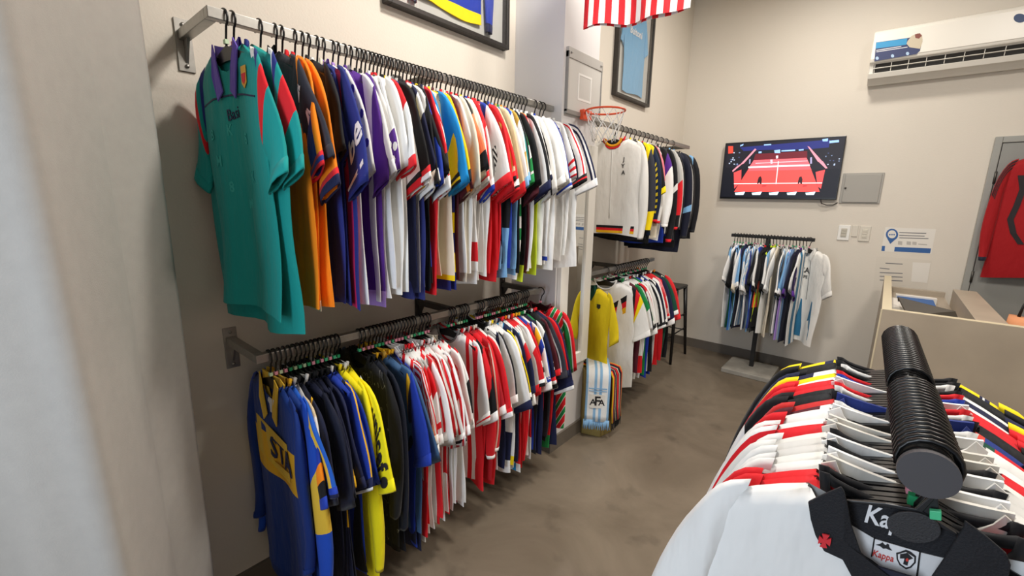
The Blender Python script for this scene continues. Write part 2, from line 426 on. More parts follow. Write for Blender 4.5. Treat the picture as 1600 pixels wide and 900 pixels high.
def garment(idx, spec, loc, rz, rail, hkind='wall', fold=1.0, T=.0095, L0=.78, clip=None, name=None, endname='front', hangrot=None):
    """spec: desc | body | sleeve | collar | cuff | opts"""
    f = [x.strip() for x in spec.split('|')]+['']*6
    desc, body, sl, col, cu, opt = f[:6]
    opts = dict((o.split('=')+['1'])[:2] for o in opt.split()) if opt else {}
    long = 'long' in opts
    kind = 'jacket' if 'jacket' in desc else ('sweater' if 'sweat' in desc else 'jersey')
    rnd = random.Random(idx*31+len(rail)*7)
    g = Garment(kind, L=float(opts.get('L', L0+rnd.uniform(-.045, .035))), T=T*(1.25 if long else 1), long=long, seed=idx*13+len(rail), neck=float(opts.get('neck', NECK[hkind])), fold=fold*float(opts.get('fold', 1)),
                slx=float(opts.get('slx', rnd.uniform(.85, 1.12))), slen=float(opts.get('slen', rnd.uniform(.82, 1.15))), W=float(opts.get('W', .235)))
    e = empty('football_'+kind, loc, rz, '%s, %s from %s, %s' % (desc, ordn(idx), endname, rail), kind, 'football shirts on the '+rail)
    e.scale.x = float(opts.get('sx', rnd.uniform(.90, 1.05) if hkind == 'wall' else rnd.uniform(.86, .98)))
    g.body(cloth(body), e)
    for sg in (1, -1):
        g.sleeve(sg, cloth(sl or body), e)
        if cu: g.cuff(sg, cloth(cu), e, .90 if not long else .93)
    if col:
        k, _, c = col.partition(':')
        (g.polo(cloth(c or 'W'), e, float(opts['cd']) if 'cd' in opts else .105 if hkind == 'wall' else .062) if k == 'p' else g.crew(cloth(c or 'W'), e))
    if clip is None: clip = rnd.choice(['green', 'green', 'jade', 'pale', 'pink', 'green', 'pink'])
    if 'nohang' not in opts: hanger(hkind, loc, rz if hangrot is None else hangrot, 'black hook hanger, %s from %s on the %s' % (ordn(idx), endname, rail), 'black hangers on the '+rail, clip)
    return e, g
def put_text(g, e, s, size, x, z, mat, bold=True, rot=0, name='lettering', off=.002):
    pts, fs = text_pts(s, size, bold); c, sn = math.cos(rot), math.sin(rot)
    return decal(name, [(x+a*c-b*sn, z+a*sn+b*c) for a, b in pts], fs, lambda a, b: g.front(a, b, off), mat, e, .0015, (0, -1, 0))
def put_poly(g, e, poly, mat, name, off=.002, fs=None):
    return decal(name, poly, fs or [tuple(range(len(poly)))], lambda a, b: g.front(a, b, off), mat, e, .0015, (0, -1, 0))
def sleeve_fn(g, sgn=1, off=.0025):
    def fn(a, v):                                   # a: -1..1 across (1 = outer ridge), v along
        th = math.acos(max(-.999, min(.999, a))); p = g.sl_pt(sgn, th, v); c = Vector(g.sl_pt(sgn, 0, v)).lerp(Vector(g.sl_pt(sgn, PI, v)), .5)
        return (p[0]+(off*.7*a*sgn), p[1]-off, p[2])
    return fn
def sleeve_text(g, e, s, size, v, a, mat, along=True, sgn=1, flip=False):
    """letters on the front of the sleeve; size in metres"""
    pts, fs = text_pts(s, size, True); T = LONG_T if g.long else SHORT_T
    Ls = .72 if g.long else .36; Wd = .05 if g.long else .06
    if along: mp = [(a+(q/Wd), v+(p/Ls)) for p, q in pts]
    else: mp = [(a+(p/Wd), v-(q/Ls)) for p, q in pts]
    return decal('lettering', mp, fs, sleeve_fn(g, sgn), mat, e, .001, (0, -1, 0))
def sleeve_shape(g, e, polys, v, a, mat, name, sgn=1):
    Ls = .72 if g.long else .36; Wd = .05 if g.long else .06
    allp = []; fs = []
    for poly in polys:
        n = len(allp); allp += [(a+x/Wd, v-y/Ls) for x, y in poly]; fs.append(tuple(range(n, n+len(poly))))
    return decal(name, allp, fs, sleeve_fn(g, sgn), mat, e, .001, (0, -1, 0))
def paw(s=1): return [disc(0, -.012*s, .017*s, .013*s, 12)]+[disc(x*s, y*s, .0055*s, .008*s, 8) for x, y in ((-.021, .008), (-.008, .019), (.008, .019), (.021, .008))]
# ------------------------------------------------------------------ wall rails
RXU, RZU, RXL, RZL = -1.557, 2.170, -1.560, 1.118
def rail(name, x, z, y0, y1, label, plates, group='steel wall rails'):
    e = empty(name, (x, y0, z), 0, label, 'clothes rail', group)
    s = .015
    def P(nm, mb, mat=METAL, **k): return mb.build(nm, mat, e, **k)
    P('bar', MB().box(-s, s, 0, y1-y0, -2*s, 0), bevel=.002)
    for y in plates:
        yy = y-y0
        P('arm', MB().box(WX-x+.006, -s, yy, yy+.03, -.03, 0), METAL if y < 1 else DMETAL, bevel=.002)
        pl = P('wall_plate', MB().box(WX-x, WX-x+.006, yy-.008, yy+.038, -.125, .035), METAL if y < 1 else DMETAL, bevel=.001)
        P('brace', MB().prism([(WX-x+.006, yy+.012, -.03), (WX-x+.05, yy+.012, -.03), (WX-x+.006, yy+.012, -.10)], (0, .008, 0)), METAL if y < 1 else DMETAL)
        for zz in (.018, -.108):
            MB().tube([(WX-x+.005, yy+.015, zz), (WX-x+.011, yy+.015, zz)], .006).build('bolt', METAL, pl, True)
    return e
rail('wall_rail', RXU, RZU, .470, 2.163, 'grey steel square rail high on the left wall, holding the upper row of shirts', [.470, 1.30])
rail('wall_rail', RXL, RZL, .500, 2.10, 'grey steel square rail low on the left wall, holding the lower row of shirts', [.500, 1.385, 2.06])
rail('wall_rail', RXU, RZU, 2.70, 4.42, 'high steel rail beyond the mirror, half empty at its far end', [2.75, 4.36])
rail('wall_rail', RXL, RZL+.03, 2.62, 3.80, 'low steel rail beyond the mirror, behind the yellow polo', [2.70, 3.15])
def ys_from(axis, val, pxs, py): return [at(axis, val, p, py(p))[1] for p in pxs]
upy = lambda p: 8+.286*(p-335)
lopy = lambda p: 555-.2275*(p-400)
def spread(a, b, n): return [a+(b-a)*i/(n-1) for i in range(n)]
UP_PX = [342, 360, 403, 428, 438, 458, 470, 480, 494, 504, 518, 527, 538, 547, 556, 563]+spread(570, 689, 21)+[697, 705, 712]+spread(717, 822, 21)+[838, 846]+spread(851, 861, 5)
UPPER = '''
teal polo jersey with purple collar and red sleeve bands|v:T|v:W@0,I@.12,T@.26,R@.36,T@.52|p:6A55B8|T|cd=.155 sx=.88 slx=1.2 slen=1.0 fold=1.7 L=.80
longer teal jersey with white and navy patterned shoulders|v:T|v:W@0,I@.2,T@.34,R@.44,T@.66|c:I|T|L=.86 fold=1.6 slx=.95
charcoal jersey with orange body and white sleeve silhouettes|v:C@0,F@.28|v:C@0,F@.16,C@.22|p:K|C|L=.80 slen=.8
orange jersey with blue sleeve stripe and red cuff|v:F@0,F@.9,O@.96|u:F@0,I@.28,F@.62|c:R|v:R@0,I@.3,R@.65|slx=.95 slen=.9
plain orange jersey with red and navy sleeve cuffs|F|F|c:R|v:R@0,N@.35|slx=1.12 slen=1.1 L=.79
black jersey with a deep blue waist|v:K@0,25307E@.3|K|c:K||L=.77 slx=.7 slen=.72
dark blue jersey with plain dark sleeves|I|I|c:W||L=.80 slen=.75 slx=.68
deep blue jersey with large white sleeve lettering|u:I@0,I@.8,Z@.88,I@.95|25307E|c:O||L=.80 slen=1.08 slx=1.12 sx=1.05
white jersey with big violet paw prints down the sleeve|v:W|W|p:A987D2||slx=1.12 slen=.95 sx=1.0
lilac and purple jersey with patterned shoulders|v:L@0,P@.45|v:P@0,L@.45|c:L|P|L=.80 slx=.8
dark violet jersey with lilac hem flash|v:P@0,P@.85,L@.93|P|c:P||L=.82 slx=.8
white long loose jersey with pointed collar|W|W|p:W|W|
white jersey with purple paw cuff panel and navy seam|W|v:W@0,P@.68|c:K||slx=1.1 slen=.9
plain white jersey with dark collar tape|W|W|c:K||slx=.85 slen=.9
white jersey with small black hem mark|W|u:W@0,W@.7,E@.9|c:W||L=.80
red shouldered white jersey|v:R@0,W@.2|v:R@0,W@.3|c:R|v:K@0,R@.4|
scarlet and white jersey with red collar|v:W|v:R@0,W@.45|c:R|R|L=.79
black jersey with dark navy body|N|K|c:K|v:R@0,W@.5|L=.80
bright yellow sleeved jersey with navy blue body|2A3272|v:Y|c:Y|v:N@0,W@.5|slx=1.02 slen=1.05 L=.80
white jersey with navy patterned collar and yoke|2A3272|v:W@0,N@.15,W@.3,N@.5|c:W|W|L=.81
white jersey with thin black ridge stripe|W|u:K@0,W@.18|p:W|W|slen=1.1
black and white jersey with diagonal shoulder|u4:K,K,W,K|v:W@0,K@.4|c:E||
royal blue jersey with black lower half|v:B@0,K@.5|B|c:K||slen=1.05
black jersey with blue hem band|v:K@0,K@.7,B@.8,K@.93|K|c:K|K|
red jersey with dark sleeve end|R|v:R@0,C@.82|c:R||
white jersey with bold red shoulder slashes|R|d5:W,R|c:R|W|
navy jersey over scarlet body|R|I|c:I|W|L=.80
blue and yellow halved sleeve jersey|O|u:158FD2@0,Y@.5|c:Y|K|
cream jersey with yellow hem line|v:O@0,O@.9,Y@.95|158FD2|c:N||
bright yellow jersey with black leaf trim cuff|v5:Y,I|Y|c:M|v:K@0,Y@.45,K@.7|slx=1.0 slen=1.0
yellow and navy hooped jersey with white shoulders|v5:Y,I|Y|c:Y|K|
maroon jersey with brown sleeve stripe|M|u:M@0,F@.2,M@.35|c:M||
white jersey with grey patterned collar|W|W|c:E||slen=1.1
black jersey with neon orange sleeve panel|W|v:K@0,FF7F50@.42,K@.8|c:R||slen=.8
cream jersey with rib knit sleeves|O|O|c:O||slen=1.05
cream jersey with double red cuff lines|v:W@0,W@.75,R@.82,W@.93|v:O@0,R@.6,O@.63,R@.73,O@.76|c:R||
white jersey with crimson collar|W|W|c:R|v:R@0,W@.5|
crimson jersey with white hanging tail|W|v:R@0,R@.9|c:R||
red and white sleeved jersey with blue cuff|W|v:R@0,W@.5|c:Y|v:W@0,B@.5|slen=1.1
white jersey with royal blue shoulder block|W|v:B@0,W@.22|c:B|R|
black and white woven diamond sleeve jersey|R|z7:K,W,K,W|c:R|R|
scarlet jersey with fine yellow piping|R|u:R@0,Q@.2,R@.26|c:R|v:W@0,K@.5,R@.7|slx=1.1
pure red jersey with yellow underarm|v:R@0,Y@.3,R@.5|v:R|c:R||
dark navy jersey with black and white shoulder|0F1830|v:K@0,W@.2,K@.3|c:K|v:K@0,Y@.5|
sand coloured jersey with wide plain sleeves|v:K@0,K@.6,S@.7|U|c:U|v:R@0,K@.5|slx=1.1
second sand coloured jersey with red cuff|v:U@0,K@.4,S@.7|U|c:K|R|
white jersey with blue shoulder patch and sky cuff|u:B@0,W@.48,B@.52|v:B@0,W@.28|c:B|S|
sky blue jersey with white yoke|S|v:S@0,W@.2|c:S|S|
gold and white jersey with dark side|u:W@0,S@.5|v:Q@0,W@.35,Q@.7|c:Q||
green and white hooped jersey|v7:G,W|v4:G,W|c:G|G|L=.80
dark teal striped jersey with red shoulder|K|u:K@0,T@.15,K@.3,T@.45,K@.55|c:F|M|
maroon and navy jersey with orange collar|M|v:R@0,M@.35|c:F|M|
black jersey with neon hem corner|v:K@0,K@.85,X@.92|K|c:K||
white jersey with black shoulder ribbon|W|u:K@0,W@.2|c:K|N|slen=1.05
white jersey with navy striped cuff|W|W|c:W|v:W@0,N@.4|slx=1.08
neon yellow jersey between two white ones|X|W|c:W|N|
plain white jersey with black thread seam|u:W@0,K@.7,W@.72|u:W@0,K@.3,W@.36|c:W||slx=1.0
white jersey with long pale sleeves and blue hem|v:W@0,B@.95|W|c:W|W|L=.76
white jersey with thin dark side seam|u:W@0,E@.8,W@.84|W|p:W||
cream white jersey with round neck|W|W|c:O||
royal navy sleeved white jersey with ring emblem|W|1B2C86|c:B|v:W@0,B@.4,W@.7|slen=1.0
plain white jersey with red cuff lines|W|v:W@0,W@.7,R@.74,W@.78,R@.83,W@.87,R@.92,W@.96|c:W||slx=1.05
white jersey with red and navy ridge stripes|W|u:W@0,R@.12,W@.2,N@.4,W@.5|c:W|v:K@0,R@.4,K@.6|slx=1.12
white jersey with navy ridge stripe|W|u:N@0,W@.14,N@.22,W@.3|c:W|W|slx=1.2 slen=.95
'''.strip().split('\n')
UG = {}
uy = ys_from(0, RXU, UP_PX, upy)
uy = [max(.515, y) for y in uy]
for i in range(1, len(uy)):
    if uy[i]-uy[i-1] < .0165: uy[i] = uy[i-1]+.0165
K_ = min(1, (2.135-uy[0])/(uy[-1]-uy[0])); uy = [uy[0]+(y-uy[0])*K_ for y in uy]
NU = min(len(UPPER), len(uy))
for i in range(NU):
    r = random.Random(i+5); y = uy[i]
    UG[i+1] = garment(i+1, UPPER[i], (RXU, y, RZU), math.radians(r.uniform(-5, 6) if i > 2 else (5, 6, 4)[i]), 'upper left rail', T=.0085, L0=.79)
LOW_PX = spread(410, 508, 18)+spread(560, 668, 24)+spread(700, 728, 8)+spread(745, 822, 24)
LOWER = '''
blue and yellow jacket with open yellow collar|v:10347F@0,Y@.28,y@.28,10347F@.48,10347F|v:0E2F78@0,0E2F78|p:E0B83A|v:0E2F78|long L=.82 slx=.9 sx=.84 cd=.17 slen=.9
royal blue jacket with yellow forearm panel|u:10347F@0,10347F|v:1549B8@0,E0B83A@.40,1549B8@.62|p:E0B83A||long slx=1.1 slen=1.05 L=.92 sx=.95
blue jersey with yellow slanting stripes|v:1E5CC0@0,N@.6|u:1E5CC0@0,E0B83A@.2,1E5CC0@.34,E0B83A@.46,1E5CC0@.6,E0B83A@.72|c:y|v:B@0,N@.6|slx=1.08
white jersey with blue cuff and beige shoulder|v:E@0,W@.3|v:U@0,W@.35,B@.5,F@.68,K@.8|c:E|B|L=.84
black navy jersey with yellow shoulder tips|14182C|v:171C36@0,y@.12,171C36@.17|c:K||
midnight navy jersey with white collar tip|171C36|14182C|c:W||slx=1.05
dark navy long jersey with yellow cuff band|14182C|v:171C36@0,y@.85|c:K|y|L=.84
navy jersey with tonal chest line|v:171C36@0,2A3660@.3,171C36@.31|v:171C36|c:K||slx=1.08 slen=1.05
navy jersey with orange lower panel|v:171C36@0,y@.5,171C36@.68|171C36|c:K||
dark navy jersey with wide cuff|171C36|1C2346|c:K|1C2346|slx=1.1 slen=1.0
royal blue jersey with yellow shoulder edge|B|u:y@0,B@.08|c:K|v:N@0,W@.7|slx=1.05
royal blue jersey with black back|B|1B3CA8|c:W||slen=1.1
royal blue jersey with dark lining|K|1B3CA8|c:K|K|slx=1.0
lemon yellow long sleeved jersey with white collar tip|F4E410|F4E410|c:Y||long slx=.9 L=.88
lemon yellow jersey with black lettering on sleeve|F4E410|F4E410|c:W|F4E410|L=.86 slx=1.2 slen=1.15 sx=1.03
white sleeved jersey with yellow trim pattern|F4E410|n9:W@0,y@.75,W@.85|c:W|W|slen=.95 slx=.85
black jacket with gold embroidered back|n14:K@0,g@.78,K@.82|K|c:K||long slx=.9
black navy jacket with plain back|0D1424|0D1424|c:K||long slx=.85
black jacket with white piping|K|u:K@0,W@.3,K@.34|c:y||slx=.9
slate blue jersey with gold neck line|D|D|c:Q||slx=1.15 slen=1.15 W=.25
navy jersey with yellow collar and shoulder patch|171C36|v:1D2038@0,y@.24,1D2038@.36|p:y|v:N@0,y@.5|L=.82
navy jersey with swoosh mark and yellow sleeve band|171C36|v:1D2038@0,1D2038@.74,y@.76|c:y|N|slx=1.08 slen=1.0 L=.86
royal blue jersey with plain sleeves|1A37A0|1A37A0|c:y|1A37A0|slx=1.15 slen=1.1 L=.84
white jersey with fine red sleeve stripes|u9:W,W,R|u4:W,R,W,R|p:W|W|
red and white pinstriped jersey|u8:W,R|u3:R,W,R,W|p:W|W|L=.84
white jersey with red upper arm block|u:W@0,R@.86,W@.9|v:W@0,E@.1,R@.26,W@.55,R@.86,W@.9|p:W|W|L=.84
grey shouldered white jersey with red arm block|W|v:E@0,R@.26,W@.54|c:R|W|L=.86
white jersey with red chest block and scribbled signature|W|v:W@0,E@.12,R@.27,W@.55,R@.8,W@.85|c:R|W|slx=1.1 L=.84
red shouldered jersey with white sides|u8:W,R|v:R@0,W@.2|c:R||
white jersey with narrow red bars|u10:W,W,R|u4:R,W,W,R|p:W|W|slx=1.05
red and white broad striped jersey|u7:R,W|u2:W,R@.3,W@.6,R@.8|p:W||
white jersey with twin red sleeve stripes|W|u:W@0,R@.2,W@.3,R@.42,W@.52|c:W|v:W@0,K@.5,W@.8|slx=1.1
red striped jersey with a white waist|u8:W,R|u3:R,W|c:R|W|L=.80
white jersey with thick red ridge stripe|W|u:W@0,R@.18,W@.5,R@.62,W@.7|c:W|W|
white and red candy striped jersey|u9:R,W|u4:W,R|c:W||slx=1.05
bone white jersey with red seam lines|W|u:W@0,R@.4,W@.46|p:O||L=.80
red striped jersey with a black armband|u:W@0,R@.7,W@.76,R@.82,W@.88|v:R@0,W@.2,K@.55,W@.85|c:K|W|L=.82
grey hooded white jersey with red sleeve flashes|u:W@0,R@.8,W@.85,R@.9|u:W@0,W@.5,R@.7|c:g|v:W@0,R@.4,W@.6|
black sleeved jersey with white cuff|R|K|c:R|W|slen=1.1
bright red long jacket with white cuffs|R|R|c:W|W|long slx=.85 slen=.85 L=.78
dark red sweat top with cream stripes|u:B81E28@0,B81E28|u:B81E28@0,O@.3,B81E28@.4,O@.5,B81E28@.6|c:E|W|slx=1.0
red training jacket with double cream arm stripes|R|u:R@0,O@.16,R@.24,O@.32,R@.4|c:R|W|long slx=.9 slen=.8
bright red jersey with white cuff line|R|R|c:O|v:R@0,W@.4|slx=1.12 slen=1.1
white jersey with red patterned cuff|W|v:W@0,W@.72,R@.75,W@.78,R@.83,W@.86|c:W|v:W@0,N@.5|slx=1.05 slen=1.1
white jersey with black shoulder line|u:W@0,W@.8,N@.86|u:K@0,W@.15|c:K|W|L=.78
cream white jersey with navy cuff|v:W@0,N@.7,W@.9|W|c:W|N|slx=1.12 slen=1.15
white jersey with yellow and black piping|v:W@0,Y@.9|u:Y@0,K@.1,W@.16|c:Y|v:W@0,K@.5|slx=1.0
sky striped white jersey with grey round neck|u9:158FD2@0,W@.45|v:158FD2@0,W@.10,158FD2@.25,W@.38|c:E|W|slx=1.15 slen=1.2 L=.84 W=.25
navy blue jersey with sky sleeve edge|N|u:N@0,S@.4,N@.6|c:N|S|
white jersey with blue side line|W|u:W@0,B@.5,W@.6|c:R|B|
white jersey with red chest and navy sleeve|v:W@0,R@.5|v:W@0,R@.4,N@.6|c:R|N|slx=1.05
red jersey with white ribbed cuff|R|u:W@0,R@.25|c:R|W|slen=1.1
scarlet jersey with a grey arm ridge|R|u:E@0,R@.3|c:F|R|slx=1.08
white and red split sleeve jersey|R|v:W@0,R@.5|c:W|v:W@0,K@.5|L=.80
red jersey with white hooped cuff and black marks|W|v:R@0,R@.55,W@.7,K@.78,W@.84|c:R|W|slx=1.05
brick red jersey with white waist|v:R@0,W@.85|C8382E|c:F|R|
blue jersey with amber upper arm|B|v:B@0,y@.22,B@.42|c:y|W|slx=1.1 slen=1.0
white jersey with dark side and amber collar|v:W@0,K@.6|W|c:y|E|
black jersey with white fighter logo cuff|v:K@0,M@.6|v:221E20@0,W@.70,221E20@.73,W@.77,221E20@.8|c:G|v:R@0,K@.3|slx=1.15 slen=1.05
white and navy shouldered jersey|N|v:W@0,N@.35|c:G|v:R@0,W@.5|
dark green jersey with red lower panel|v:G@0,R@.5|v:K@0,R@.7|c:W|W|
black jersey with maroon sleeve|u:M@0,K@.5|M|c:K|R|slx=1.05
charcoal jersey with thin white line|C|u:C@0,W@.3,C@.36|c:W|C|
navy jersey with white cuff band|N|N|c:R|v:N@0,W@.5|slx=1.15 slen=1.2
red jersey with navy stripe and green hem|v:R@0,G@.9|u:R@0,N@.4|c:R|N|
'''.strip().split('\n')
lyy = ys_from(0, RXL, LOW_PX, lopy)
# one garment per visible hook, thinned evenly where the photo shows fewer bodies than hooks
pick = [round(i*(len(lyy)-1)/(len(LOWER)-1)) for i in range(len(LOWER))]
ly = [lyy[k] for k in pick]; ly[0] = .545
for i in range(1, len(ly)):
    if ly[i]-ly[i-1] < .0165: ly[i] = ly[i-1]+.0165
LG = {}
for i, sp in enumerate(LOWER):
    r = random.Random(i+105)
    rz = math.radians({0: 0, 1: 2, 19: 7, 47: 12}.get(i, r.uniform(-4, 5)))
    LG[i+1] = garment(i+1, sp, (RXL, ly[i], RZL), rz, 'lower left rail', T=.0085, L0=.80)
# ---- the striped jersey at the arm end
LG['end'] = garment(len(LOWER)+1, 'green red and white diagonally striped jersey|d7:R,W@.36,G@.42,W@.8,R@.86|u:R@0,W@.3,G@.36,W@.8|c:M||slx=.85 sx=.88 L=.80',
        (RXL+.02, 2.085, RZL), math.radians(9), 'lower left rail', T=.012)
# ------------------------------------------------------------------ rear rails
REARU = '''
off white zip track jacket with black red gold trim|v:E4E2DC|v:E4E2DC@0,E4E2DC|c:R||long L=.68 slx=.85 slen=.98 fold=1.3 W=.24
black jacket with yellow shoulder flash|K|v:Y@0,C@.2,Y@.7,K@.93|c:Y||long slx=.9 slen=.9
dark navy jacket with yellow sleeve lettering band|14233F|v:Y@0,14233F@.16,14233F|c:K|R|long slx=.95 slen=.78
black jersey with yellow cuff|K|K|c:Y|Y|
pink and white sided jacket with red cuff|O|v:J@0,W@.5|c:R|R|long slx=.9 slen=.8
white jacket with black yoke and violet stripe|W|v:K@0,P@.2,W@.35|c:W|W|long slx=1.0 slen=.85 L=.72
black jacket with white chevron sleeve|B|u:K@0,W@.3,K@.42|c:W||long slx=.9
black jacket with blue waist|v:K@0,B@.8|v:K@0,W@.45,K@.5|c:E|R|long slx=.95
grey patterned jacket with red forearm|C|v:E@0,R@.45,K@.75|c:W|R|long slx=.95 slen=.9
black track jacket with white sleeve stripes|K|u:K@0,W@.2,K@.3|c:K|K|long slx=1.0 L=.82
navy jacket with pale blue waist tab|14182C|v:14182C@0,S@.6,14182C@.65|c:S|K|long slx=1.0 L=.86
black track jacket with twin pale stripes|K|u:K@0,E@.25,K@.33,E@.4,K@.48|c:S||long slx=1.0
black jacket with sky blue shoulder patch|13151C|v:S@0,S@.04,13151C@.12|c:K|13151C|long slx=1.05 L=.76
'''.strip().split('\n')
RU = {}
ry_ = [2.93, 3.02, 3.09, 3.16, 3.23, 3.31, 3.39, 3.47, 3.55, 3.64, 3.75, 3.86, 4.00]
for i, sp in enumerate(REARU):
    rz = math.radians({0: 2, 12: 22, 11: 14, 10: 12}.get(i, random.Random(i).uniform(-2, 8)))
    RU[i+1] = garment(i+1, sp, (RXU, ry_[i], RZU), rz, 'rear upper rail', T=.014, L0=.74, name='jacket')
REARL = '''
yellow polo jersey with dark green collar|EFD21A|EFD21A|p:V||L=.80 slx=.7 fold=1.5 W=.195
white jersey with black red gold chevron across chest|W|v:W@0,K@.12,R@.26,Y@.40,W@.52|c:W|W|slx=1.12 slen=1.1 L=.84 fold=1.4
white jersey with green sleeve edge|u:W@0,M@.8|u:G@0,W@.35|c:G|W|
cream white jersey with black ridge line|W|u:K@0,W@.14|c:W||slx=1.05
white jersey with red flame shoulder|v:W@0,R@.8|v:R@0,W@.35|p:W|K|
white jersey with black red striped ridge|W|u:W@0,R@.15,W@.25,K@.4,W@.46|c:R|W|slx=1.05
dark green jersey with maroon front|u:M@0,G@.7|W|c:M||
royal blue jersey with white sleeves|1F38A8|W|p:W|K|L=.82
black and white vertical striped jersey|u8:W,K|u4:K,W|c:W|v:K@0,W@.5|slx=1.08
blue jersey with grey striped sleeves|1F38A8|u3:K,W,E|c:K|W|L=.84
white and navy ribbed jersey|W|u3:W,N|c:K|v:W@0,K@.5|
white jersey fading into red sleeve|R|v:W@0,F09A9A@.3,E0444C@.4,R@.5,F09A9A@.8,W@.9|c:W|v:R@0,W@.5|slx=1.12
soft pink jersey with red waist|R|v:J@0,W@.6|c:W|v:W@0,R@.5|
navy jersey with maroon collar|R|N|c:M|W|
dark green jersey with white side stripe|V|u:V@0,W@.4,V@.5|c:W|W|slx=1.05
cream jersey with green sleeve seam|K|u:O@0,V@.5|c:O|V|
orange red jersey with plain sleeves|K|E02A30|c:F|E02A30|slx=1.12 slen=1.05
'''.strip().split('\n')
RLG = {}
for i, sp in enumerate(REARL):
    y = (2.655, 2.93)[i] if i < 2 else 3.06+(i-2)*.043
    rz = math.radians({0: -2, 1: 20}.get(i, random.Random(i+50).uniform(-2, 7)))
    RLG[i+1] = garment(i+1, sp, (RXL, y, RZL+.03), rz, 'rear lower rail', T=.013, L0=.79)
# ------------------------------------------------------------------ free-standing rail at the back wall
SX0, SX1, SY, SZ = -1.15, -.465, 4.70, 1.345
st = empty('clothes_stand', (-.83, SY, 0), 0, 'black clothes stand on a grey concrete slab, in front of the back wall', 'clothes stand')
box('base_slab', plain('slab_concrete', '98948B', .8, noise=.12, nscale=14, bump=.2, bscale=40), (-.215, .215, -.25, .17, 0, .045), st, .006)
box('pole', BLACKM, (-.018, .018, -.018, .018, .045, SZ-.03), st, .002)
box('bar', BLACKM, (SX0+.83, SX1+.83, -.016, .016, SZ-.03, SZ), st, .002)
STAND = '''
sky and white long jersey with blue body, leftmost|2F6FB8|v:S@0,W@.3|c:W|W|slx=1.0
sky blue jersey with a pale cuff|S|u:S@0,W@.4|c:W|W|slen=1.0
white jersey with sky yoke|W|v:S@0,W@.4|p:W|W|
black jersey with green waist|v:K@0,V@.5|K|c:W||L=.82
white jersey with ribbed cream cuffs|V|W|c:W|O|slx=1.1 slen=1.1
navy jersey with blue sleeve|N|I|c:N||
sky striped jersey with black collar|u9:S,W|v:S@0,W@.5|p:K|W|
indigo jersey with dark waist|N|I|c:K|K|
pale blue striped jersey with crumpled white sleeve|u8:S,W|n8:S@0,W@.45|p:W|W|slx=1.15 slen=1.1 L=.82
sky and white vertical striped jersey|u7:W,S|W|p:W|W|L=.83
royal blue jersey with white stripe|B|u:K@0,W@.4,K@.5|c:W|K|
black jersey with orange red waist panel|v:K@0,F0502A@.42,K@.75|K|c:R||L=.76
black jersey with neon yellow lower panel|v:K@0,X@.48,K@.86|K|c:K|C|L=.82
black goalkeeper jersey with lime dots|K|v:K@0,X@.2,K@.28|c:X|K|
white jersey with pale blue shoulders|W|v:S@0,W@.35|c:X|K|slx=1.1
cream white jersey with grey waist|O|W|c:W|W|L=.84
black jersey with grey side stripe|u:K@0,g@.7|K|c:K|K|
sky and white jersey with three black sleeve lines|u8:S,W|u:W@0,K@.15,S@.25,K@.35,S@.45,K@.55|p:W|v:W@0,K@.5|slx=1.1
white striped jersey with dark hem cord|u8:W,E|u:W@0,K@.3,W@.4|p:W|W|L=.82
sky blue striped jersey with lilac waist|u7:S,W,L|S|c:K|W|L=.84
steel blue jersey with pale seam|6C8CB4|6C8CB4|p:W||L=.84
dark navy long jersey with violet cuff|12122E|v:12122E|c:W|P|slx=1.0 L=.84
indigo violet jersey with purple piping|171338|u:171338@0,P@.25,171338@.35|c:P|P|slx=1.1 slen=1.1 L=.88
teal and white curved stripe jersey with navy hem|u5:2E6E92,W|W|p:W||L=.86
'''.strip().split('\n')
for i, sp in enumerate(STAND):
    x = SX0+.03+(SX1-.06-SX0)*i/(len(STAND)-.0)
    r = random.Random(i+77)
    garment(i+1, sp, (x, SY, SZ), math.radians(-90+r.uniform(-9, 9)+(16 if i < 2 else 0)), 'back clothes stand', T=.011, L0=.81, endname='left')
WG, wg = garment(len(STAND)+1, 'white jersey facing out with blue curved stripes below|v:E8E6E0@0,E8E6E0|E8E6E0|p:E8E6E0|v:E8E6E0|slx=.9 L=.86 fold=1.6 W=.225', (SX1-.035, SY, SZ), math.radians(-38), 'back clothes stand', T=.014, endname='left')
wg_e = WG
bm_ = cloth('2E6E92')
for x0, x1, xm in ((-.16, -.09, -.14), (-.03, .04, .0), (.10, .17, .13)):
    poly = [(x0, -.90), (x0+.005, -.78), (xm-.005, -.64), (xm, -.55), (xm+.012, -.56), (x1-.015, -.68), (x1, -.80), (x1, -.90)]
    put_poly(wg, WG, poly, bm_, 'curved_stripe', .001)
put_poly(wg, WG, [(.05, -.2), (.053, -.2), (.053, -.55), (.05, -.55)], BLACKM, 'piping', .002)
put_text(wg, WG, 'CA', .07, .0, -.29, plain('ink', '2A2A2A', .6), rot=0)
put_text(wg, WG, 'MPE', .04, .0, -.35, plain('ink', '2A2A2A', .6))
# ------------------------------------------------------------------ round-tube rack in the foreground
DA = math.radians(-1.71)
P0 = CAMP+(RT*(1450-800)/FPX+UP*(450-740)/FPX+FW)*.48
dirv = Vector((math.sin(DA), math.cos(DA), 0)); TR = .0265; TL = .625
rk = empty('clothes_rack', (P0.x, P0.y, 0), -DA, 'black round-tube clothes rack in the foreground, packed with shirts', 'clothes rack')
ZT = P0.z
MB().tube([(0, .004, ZT), (0, TL, ZT)], TR-.002, 28).build('tube', plain('rack_black', '101011', .22), rk, True)
ec = MB().tube([(0, -.004, ZT), (0, .004, ZT)], TR, 32).build('end_cap', plain('cap_grey', '4A484B', .55), rk)
MB().tube([(0, TL, ZT), (0, TL+.008, ZT)], TR, 28).build('end_cap', BLACKM, rk)
MB().tube([(0, TL/2, .04), (0, TL/2, ZT-.02)], .02, 14).build('post', BLACKM, rk, True)
